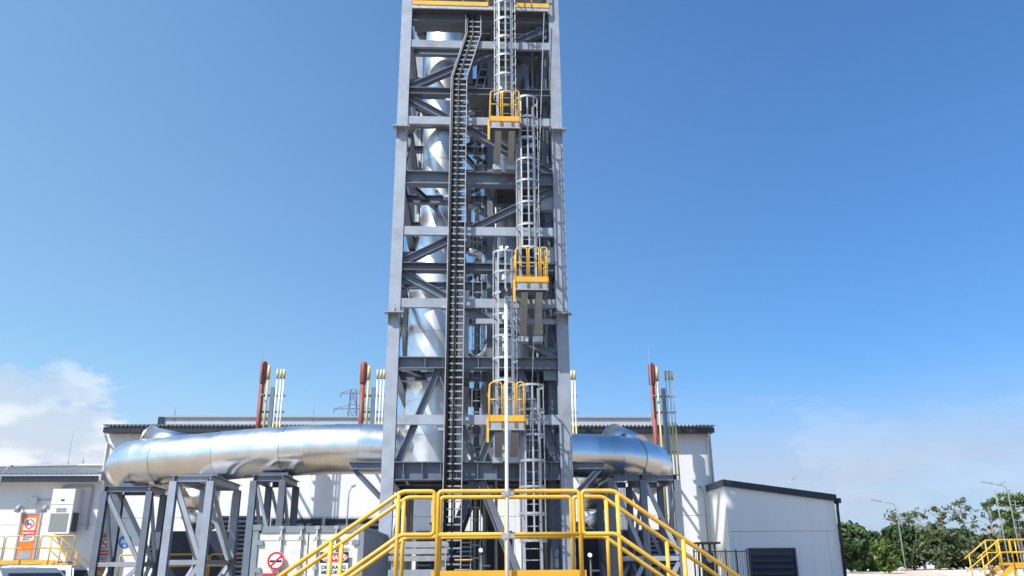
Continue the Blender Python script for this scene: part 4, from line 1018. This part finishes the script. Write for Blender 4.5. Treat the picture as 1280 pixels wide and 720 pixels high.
# raised landing by the left door
pz = P(30, 702, 41).z; lx_ = P(-40, 690, 41).x; rx_ = P(113, 690, 41).x; mx_ = P(62, 690, 41).x
ld = thing('door_landing', 'raised yellow landing with stairs before the left orange door', 'landing', (mx_, 41.8, 0))
MB().box((lx_, 41, pz-.06), (mx_+.3, LD-.06, pz)).build('deck', GRATE, ld)
MB().box((lx_, 40.96, pz-.12), (mx_+.3, 40.995, pz+.06)).build('toe_board', YEL, ld)
k = lx_
while k < mx_-.3:
    MB().tube(bend([(k, 41, pz), (k, 41, pz+1.15), (k+1.55, 41, pz+1.15), (k+1.55, 41, pz)], .14, 4), .026, 8).build('rail_loop', GALV if k < mx_-3 else YEL, ld, True)
    MB().cyl((k, 41, pz+.6), (k+1.55, 41, pz+.6), .022, n=8).build('mid_rail', YEL, ld, True); k += 1.62
for x in (lx_+.2, mx_-1.5, mx_+.2):
    MB().bar((x, 41.1, 0), (x, 41.1, pz-.18), .1, .1, (0,-1,0)).build('leg', YEL, ld)
for y in (40.0, 41.0):      # stair flight descending to the right, near the wall
    sl_ = .8; dx = pz/sl_
    for zz in (1.12, .6): MB().tube(bend([(mx_, y, pz+zz), (mx_+.35, y, pz+zz), (mx_+.35+dx, y, zz)], .15, 4), .03, 8).build('stair_rail', YEL, ld, True)
    MB().prof((mx_+.3, y, pz-.05), (mx_+.35+dx, y, .0), [(-.012,-.13),(.012,-.13),(.012,.13),(-.012,.13)]).build('stringer', YEL, ld)
    for q in (.05, .35, .7, 1.0): MB().cyl((mx_+.35+dx*q, y, max(0, pz*(1-q)-.1)), (mx_+.35+dx*q, y, pz*(1-q)+1.12), .028, n=8).build('rail_post', YEL, ld, True)
src = None
for k in range(1, 9):
    z = pz*(1-k/9); x = mx_+.35+pz/.8*(k/9)
    if src is None: src = MB().box((x-.13, 40.03, z-.03), (x+.13, 40.97, z)).build('tread', GRATE, ld); s0 = (x, z)
    else: piece(src, ld, (x-s0[0], 0, z-s0[1]))

# ------------------------------------------------------------------ vehicles (only roofs show)
def vehicle(x, y, rz, L, Wd, H, paint, name, label, cat):
    t = thing(name, label, cat, (x, y, 0), 'parked vehicles at the lower left')
    prof = [(-L/2,.45),(-L/2,.95),(-L*.42,1.05),(-L*.40,H*.62),(-L*.30,H-.04),(-L*.08,H),(L*.10,H-.03),(L*.24,H*.62),(L*.44,H*.55),(L/2,H*.46),(L/2,.42)]
    def place(o): o.location = (0, 0, 0); o.rotation_euler = (0, 0, rz)
    def mk(m, nm, mm, sm=False, par=None):
        ORG['__'] = Vector(); me = m.build(nm, mm, None, sm); me.parent = par or t; ORG[me.name] = ORG[t.name]
        if par is None: me.rotation_euler = (0, 0, rz)
        return me
    m = MB(); n = len(prof); vs = []
    for s in (-1, 1):
        for (a, z) in prof:
            inset = 0 if z < H*.63 else .17*(z-H*.62)/(H*.38)+.0
            vs.append((a, s*(Wd/2-inset), z))
    m.add(vs, [tuple(range(n)), tuple(reversed(range(n, 2*n)))]+[(i, i+n, (i+1) % n+n, (i+1) % n) for i in range(n)])
    body = mk(m, 'body', paint)
    bm = bmesh.new(); bm.from_mesh(body.data); bmesh.ops.bevel(bm, geom=[e for e in bm.edges], offset=.05, segments=2, affect='EDGES'); bmesh.ops.recalc_face_normals(bm, faces=bm.faces); bm.to_mesh(body.data); bm.free()
    # glass: windscreen, rear and side windows
    zl, zh = H*.66, H-.12
    def gx(z, front): 
        return (L*.10+(L*.14)*(H-.03-z)/(H*.38)) if front else (-L*.30-(L*.10)*(H-.04-z)/(H*.38))
    for fr_ in (True, False):
        e = .012 if fr_ else -.012
        q = [(gx(zl, fr_)+e+(.03 if fr_ else -.03), -Wd*.40, zl), (gx(zl, fr_)+e+(.03 if fr_ else -.03), Wd*.40, zl), (gx(zh, fr_)+e+(.03 if fr_ else -.03), Wd*.34, zh), (gx(zh, fr_)+e+(.03 if fr_ else -.03), -Wd*.34, zh)]
        m = MB().add(q, [(0,1,2,3) if fr_ else (3,2,1,0)]); mk(m, 'windscreen' if fr_ else 'rear_window', GLASS)
    for s in (-1, 1):
        ins = lambda z: Wd/2-.17*(z-H*.62)/(H*.38)+.008
        for a0, a1, b0, b1 in ((-L*.35, -L*.16, -L*.29, -L*.15), (-L*.13, L*.03, -L*.13, L*.03), (L*.05, L*.19, L*.05, L*.10)):
            m = MB().add([(a0, s*ins(zl), zl), (a1, s*ins(zl), zl), (b1, s*ins(zh), zh), (b0, s*ins(zh), zh)], [(0,1,2,3) if s < 0 else (3,2,1,0)]); mk(m, 'side_window', GLASS)
        for a in (-L*.31, L*.31):
            m = MB().cyl((a, s*(Wd/2-.2), .34), (a, s*(Wd/2+.01), .34), .34, n=20); w_ = mk(m, 'wheel', RUBBER, True)
            m = MB().cyl((a, s*(Wd/2+.0), .34), (a, s*(Wd/2+.02), .34), .2, n=14); k = m.build('rim', GALV); k.parent = w_; ORG[k.name] = ORG[t.name]
        m = MB().box((L*.17, s*(Wd/2+.02), H*.60), (L*.22, s*(Wd/2+.2), H*.70)); mk(m, 'wing_mirror', SIGNK)
        m = MB().box((L/2-.03, s*Wd*.28, H*.38), (L/2+.012, s*Wd*.44, H*.45)); mk(m, 'headlight', SIGNW)
    return t
p = P(-8, 707, 16.5); vehicle(p.x, 17.2, R(-20), 4.4, 1.8, P(15, 708, 16.5).z, CARS, 'parked_car', 'silver car parked at the lower left corner below the landing', 'car')
p = P(52, 706, 20); vehicle(p.x-.3, 20.6, R(-75), 4.6, 1.85, P(50, 707, 20).z+.02, CARW, 'parked_car', 'white car parked in front of the yellow stairs at lower left', 'car')

# ------------------------------------------------------------------ equipment by the annex
fd = 33.0
fa, fb = P(868, 700, fd).x, P(934, 700, fd).x; zt_ = P(900, 688, fd).z
fn = thing('mesh_fence', 'low rusty brown mesh fence left of the annex louvre', 'fence', (fa, fd, 0))
BRN = mat('rusty_brown_steel', (.17, .125, .07), .7, 0, .25, 5, dirt=((.3, .25, .1), .4))
k = 0; x = fa
while x < fb+.01: MB().bar((x, fd, 0), (x, fd, zt_+.05), .05, .05, (0,-1,0)).build('fence_post', BRN, fn); x += (fb-fa)/5
for f in (.05, .45, .98): MB().cyl((fa, fd, zt_*f), (fb, fd, zt_*f), .022, n=6).build('fence_rail', BRN, fn)
src = None
for i in range(1, 22):
    x = fa+(fb-fa)*i/22
    if src is None: src = MB().cyl((x, fd, .05), (x, fd, zt_), .009, n=5).build('mesh_wire', BRN, fn); s0 = x
    else: piece(src, fn, (x-s0, 0, 0))
ex0_, ex1_ = P(877, 690, 35).x, P(896, 690, 35).x; ezt = P(886, 680, 35).z
eq = thing('sampling_stand', 'small brown steel stand with roof holding instruments beside the hall corner', 'instrument stand', ((ex0_+ex1_)/2, 35, 0))
for x in (ex0_, ex1_):
    for y in (35, 35.7): MB().bar((x, y, 0), (x+(.08 if x == ex0_ else -.08), y, ezt), .07, .07, (0,-1,0)).build('leg', BRN, eq)
MB().box((ex0_-.15, 34.85, ezt+.002), (ex1_+.15, 35.85, ezt+.08)).build('shelter_roof', BRN, eq)
MB().box((ex0_+.12, 35.1, .9), (ex1_-.12, 35.5, ezt-.35)).build('instrument_box', MACH, eq)
MB().cyl(((ex0_+ex1_)/2, 35.05, ezt-.6), ((ex0_+ex1_)/2, 34.97, ezt-.6), .14, n=14).build('gauge', SIGNW, eq)

# ------------------------------------------------------------------ pylon far behind
D = 230.0
a = P(421, 520, D); zt_ = P(441, 487, D).z; x = P(441, 505, D).x
py = thing('transmission_pylon', 'distant lattice power pylon between hall roof and tower', 'pylon', (x, D, 0))
m = MB(); wb = 3.2
lev = [0, 10, 20, 28, 34, 40, 45, zt_]
wd_ = lambda z: wb*(1-z/zt_)+.7
for i in range(len(lev)-1):
    z0_, z1_ = lev[i], lev[i+1]
    for s in (-1, 1):
        for q in (-1, 1):
            m.bar((x+s*wd_(z0_), D+q*wd_(z0_), z0_), (x+s*wd_(z1_), D+q*wd_(z1_), z1_), .22, .22)
            m.bar((x+s*wd_(z0_), D+q*wd_(z0_), z0_), (x-s*wd_(z1_), D+q*wd_(z1_), z1_), .12, .12)
m.build('lattice_body', BLUEG, py)
for zz, w_ in ((zt_-1, 3.5), (zt_-5.5, 5.2), (zt_-9.5, 6)):
    m = MB()
    for s in (-1, 1):
        m.bar((x, D, zz), (x+s*w_, D, zz-.1), .25, .25); m.bar((x, D, zz+1.2), (x+s*w_, D, zz), .16, .16); m.bar((x+s*w_, D, zz), (x+s*w_, D, zz-1.3), .25, .25)
    m.build('cross_arm', BLUEG, py)

# ------------------------------------------------------------------ trees
def tree(px, ptop, D, wpx, zb, name, label, leaf, dens, cbot=.25, lsz=.28, seed=0, grp='trees on the sandy bank', spread=.5):
    rnd = random.Random(seed)
    b = P(px, 700, D); H = P(px, ptop, D).z-zb; rw = wpx*D/F/2
    t = thing(name, label, 'tree', (b.x, D, zb), grp)
    m = MB(); lean = rnd.uniform(-.06, .06)
    def tp(f): return Vector((b.x+lean*H*f+.12*math.sin(f*5+seed), D, zb+H*f*.92))
    r = .035*H**.8
    m.tube([tp(k/7) for k in range(8)], [max(.02, r*(1-k/7.6)) for k in range(8)], 7)
    ends = []
    nb = int(10+dens*10) if dens > .5 else int(16+dens*26)
    for i in range(nb):
        f = cbot+(.97-cbot)*(i+rnd.random())/nb
        a = rnd.uniform(0, 6.28); prof = math.sin(math.pi*min(1, .18+.8*(f-cbot)/(1-cbot)))**.7
        l = rw*prof*rnd.uniform(.55, 1.05)
        p0 = tp(f*.93); e = p0+Vector((math.cos(a)*l, math.sin(a)*l, l*rnd.uniform(.15, .7)))
        md = p0.lerp(e, .5)+Vector((0, 0, -.08*l))
        m.tube([p0, md, e], [max(.015, r*.35*(1-f*.6)), max(.012, r*.22), .01], 5); ends.append(e); ends.append(md.lerp(e, .5))
        for _ in range(2):
            e2 = e+Vector((rnd.uniform(-1, 1), rnd.uniform(-1, 1), rnd.uniform(-.2, .8)))*l*.35
            m.tube([md.lerp(e, .6), e2], [.02, .008], 4); ends.append(e2)
    m.build('trunk', BARK, t, True)
    cv = MB(); 
    for e in ends:
        if rnd.random() > dens+.25: continue
        cr_ = rw*spread*rnd.uniform(.45, 1.0)*(.62 if dens < .5 else .8)
        for _ in range(int(14+46*dens) if dens > .5 else rnd.randint(4, 20)):
            d = Vector((rnd.gauss(0, 1), rnd.gauss(0, 1), rnd.gauss(0, .7)))*cr_*.55
            c = e+d; s = lsz*rnd.uniform(.6, 1.25)
            n1 = Vector((rnd.gauss(0, 1), rnd.gauss(0, 1), rnd.gauss(0, 1))).normalized(); n2 = n1.cross(Vector((rnd.gauss(0, 1), rnd.gauss(0, 1), rnd.gauss(0, 1)))).normalized()
            if c.z < zb+.1: continue
            cv.add([c-n1*s, c+n2*s*.5, c+n1*s, c-n2*s*.5], [(0, 1, 2, 3)])
    cv.build('crown', leaf, t)
TB_ = 72
specs = [
 (1052, 660, 60, 46, LEAF, 1.0, 'dense dark green tree tucked behind the right end of the annex'),
 (1074, 654, 66, 50, LEAF, 1.0, 'dense rounded dark green tree, tallest just right of the annex'),
 (1096, 664, 68, 40, LEAF, 1.0, 'dense low green tree between the round tree and the curved lamp'),
 (1140, 660, 74, 56, LEAF, .9, 'broad dark bushy tree right behind the curved street lamp'),
 (1172, 661, 72, 54, LEAF2, .85, 'greyish green bushy tree with pale stems, middle of the bank'),
 (1204, 664, 75, 50, LEAF, .9, 'dark bushy tree left of the far yellow stairs'),
 (1236, 671, 73, 46, LEAF2, .85, 'low grey green bush behind the far yellow stairs'),
 (1268, 664, 76, 50, LEAF, .9, 'dark bushy tree behind the far yellow stairs at the right edge'),
 (1108, 676, 58, 22, LEAF3, .8, 'small fresh green bush at the foot of the curved street lamp')]
for i, (px, pt, D, w, lf, dn, lb) in enumerate(specs):
    tree(px, pt, D, w, 1.1, 'bushy_tree', lb, lf, dn, .08, .26, 11+i)
sp2 = [
 (1132, 631, 82, 44, LEAF2, .42, 'thin tall tree with sparse dark crown just right of the curved lamp'),
 (1156, 631, 84, 36, LEAF2, .25, 'nearly bare thin tree with wispy crown in the middle of the bank'),
 (1188, 621, 80, 30, LEAF2, .35, 'tall narrow sparse tree with a tuft of leaves on top'),
 (1214, 611, 80, 34, LEAF2, .36, 'tallest slim sparse tree left of the crossing street lamps'),
 (1250, 614, 82, 26, LEAF2, .22, 'bare slim tree standing between the two crossing street lamps'),
 (1280, 606, 70, 50, LEAF3, .75, 'leafy fresh green tree cut by the right edge of the picture')]
for i, (px, pt, D, w, lf, dn, lb) in enumerate(sp2):
    tree(px, pt, D, w, 1.15, 'slender_tree', lb, lf, dn, .45, .15, 41+i, spread=.36)
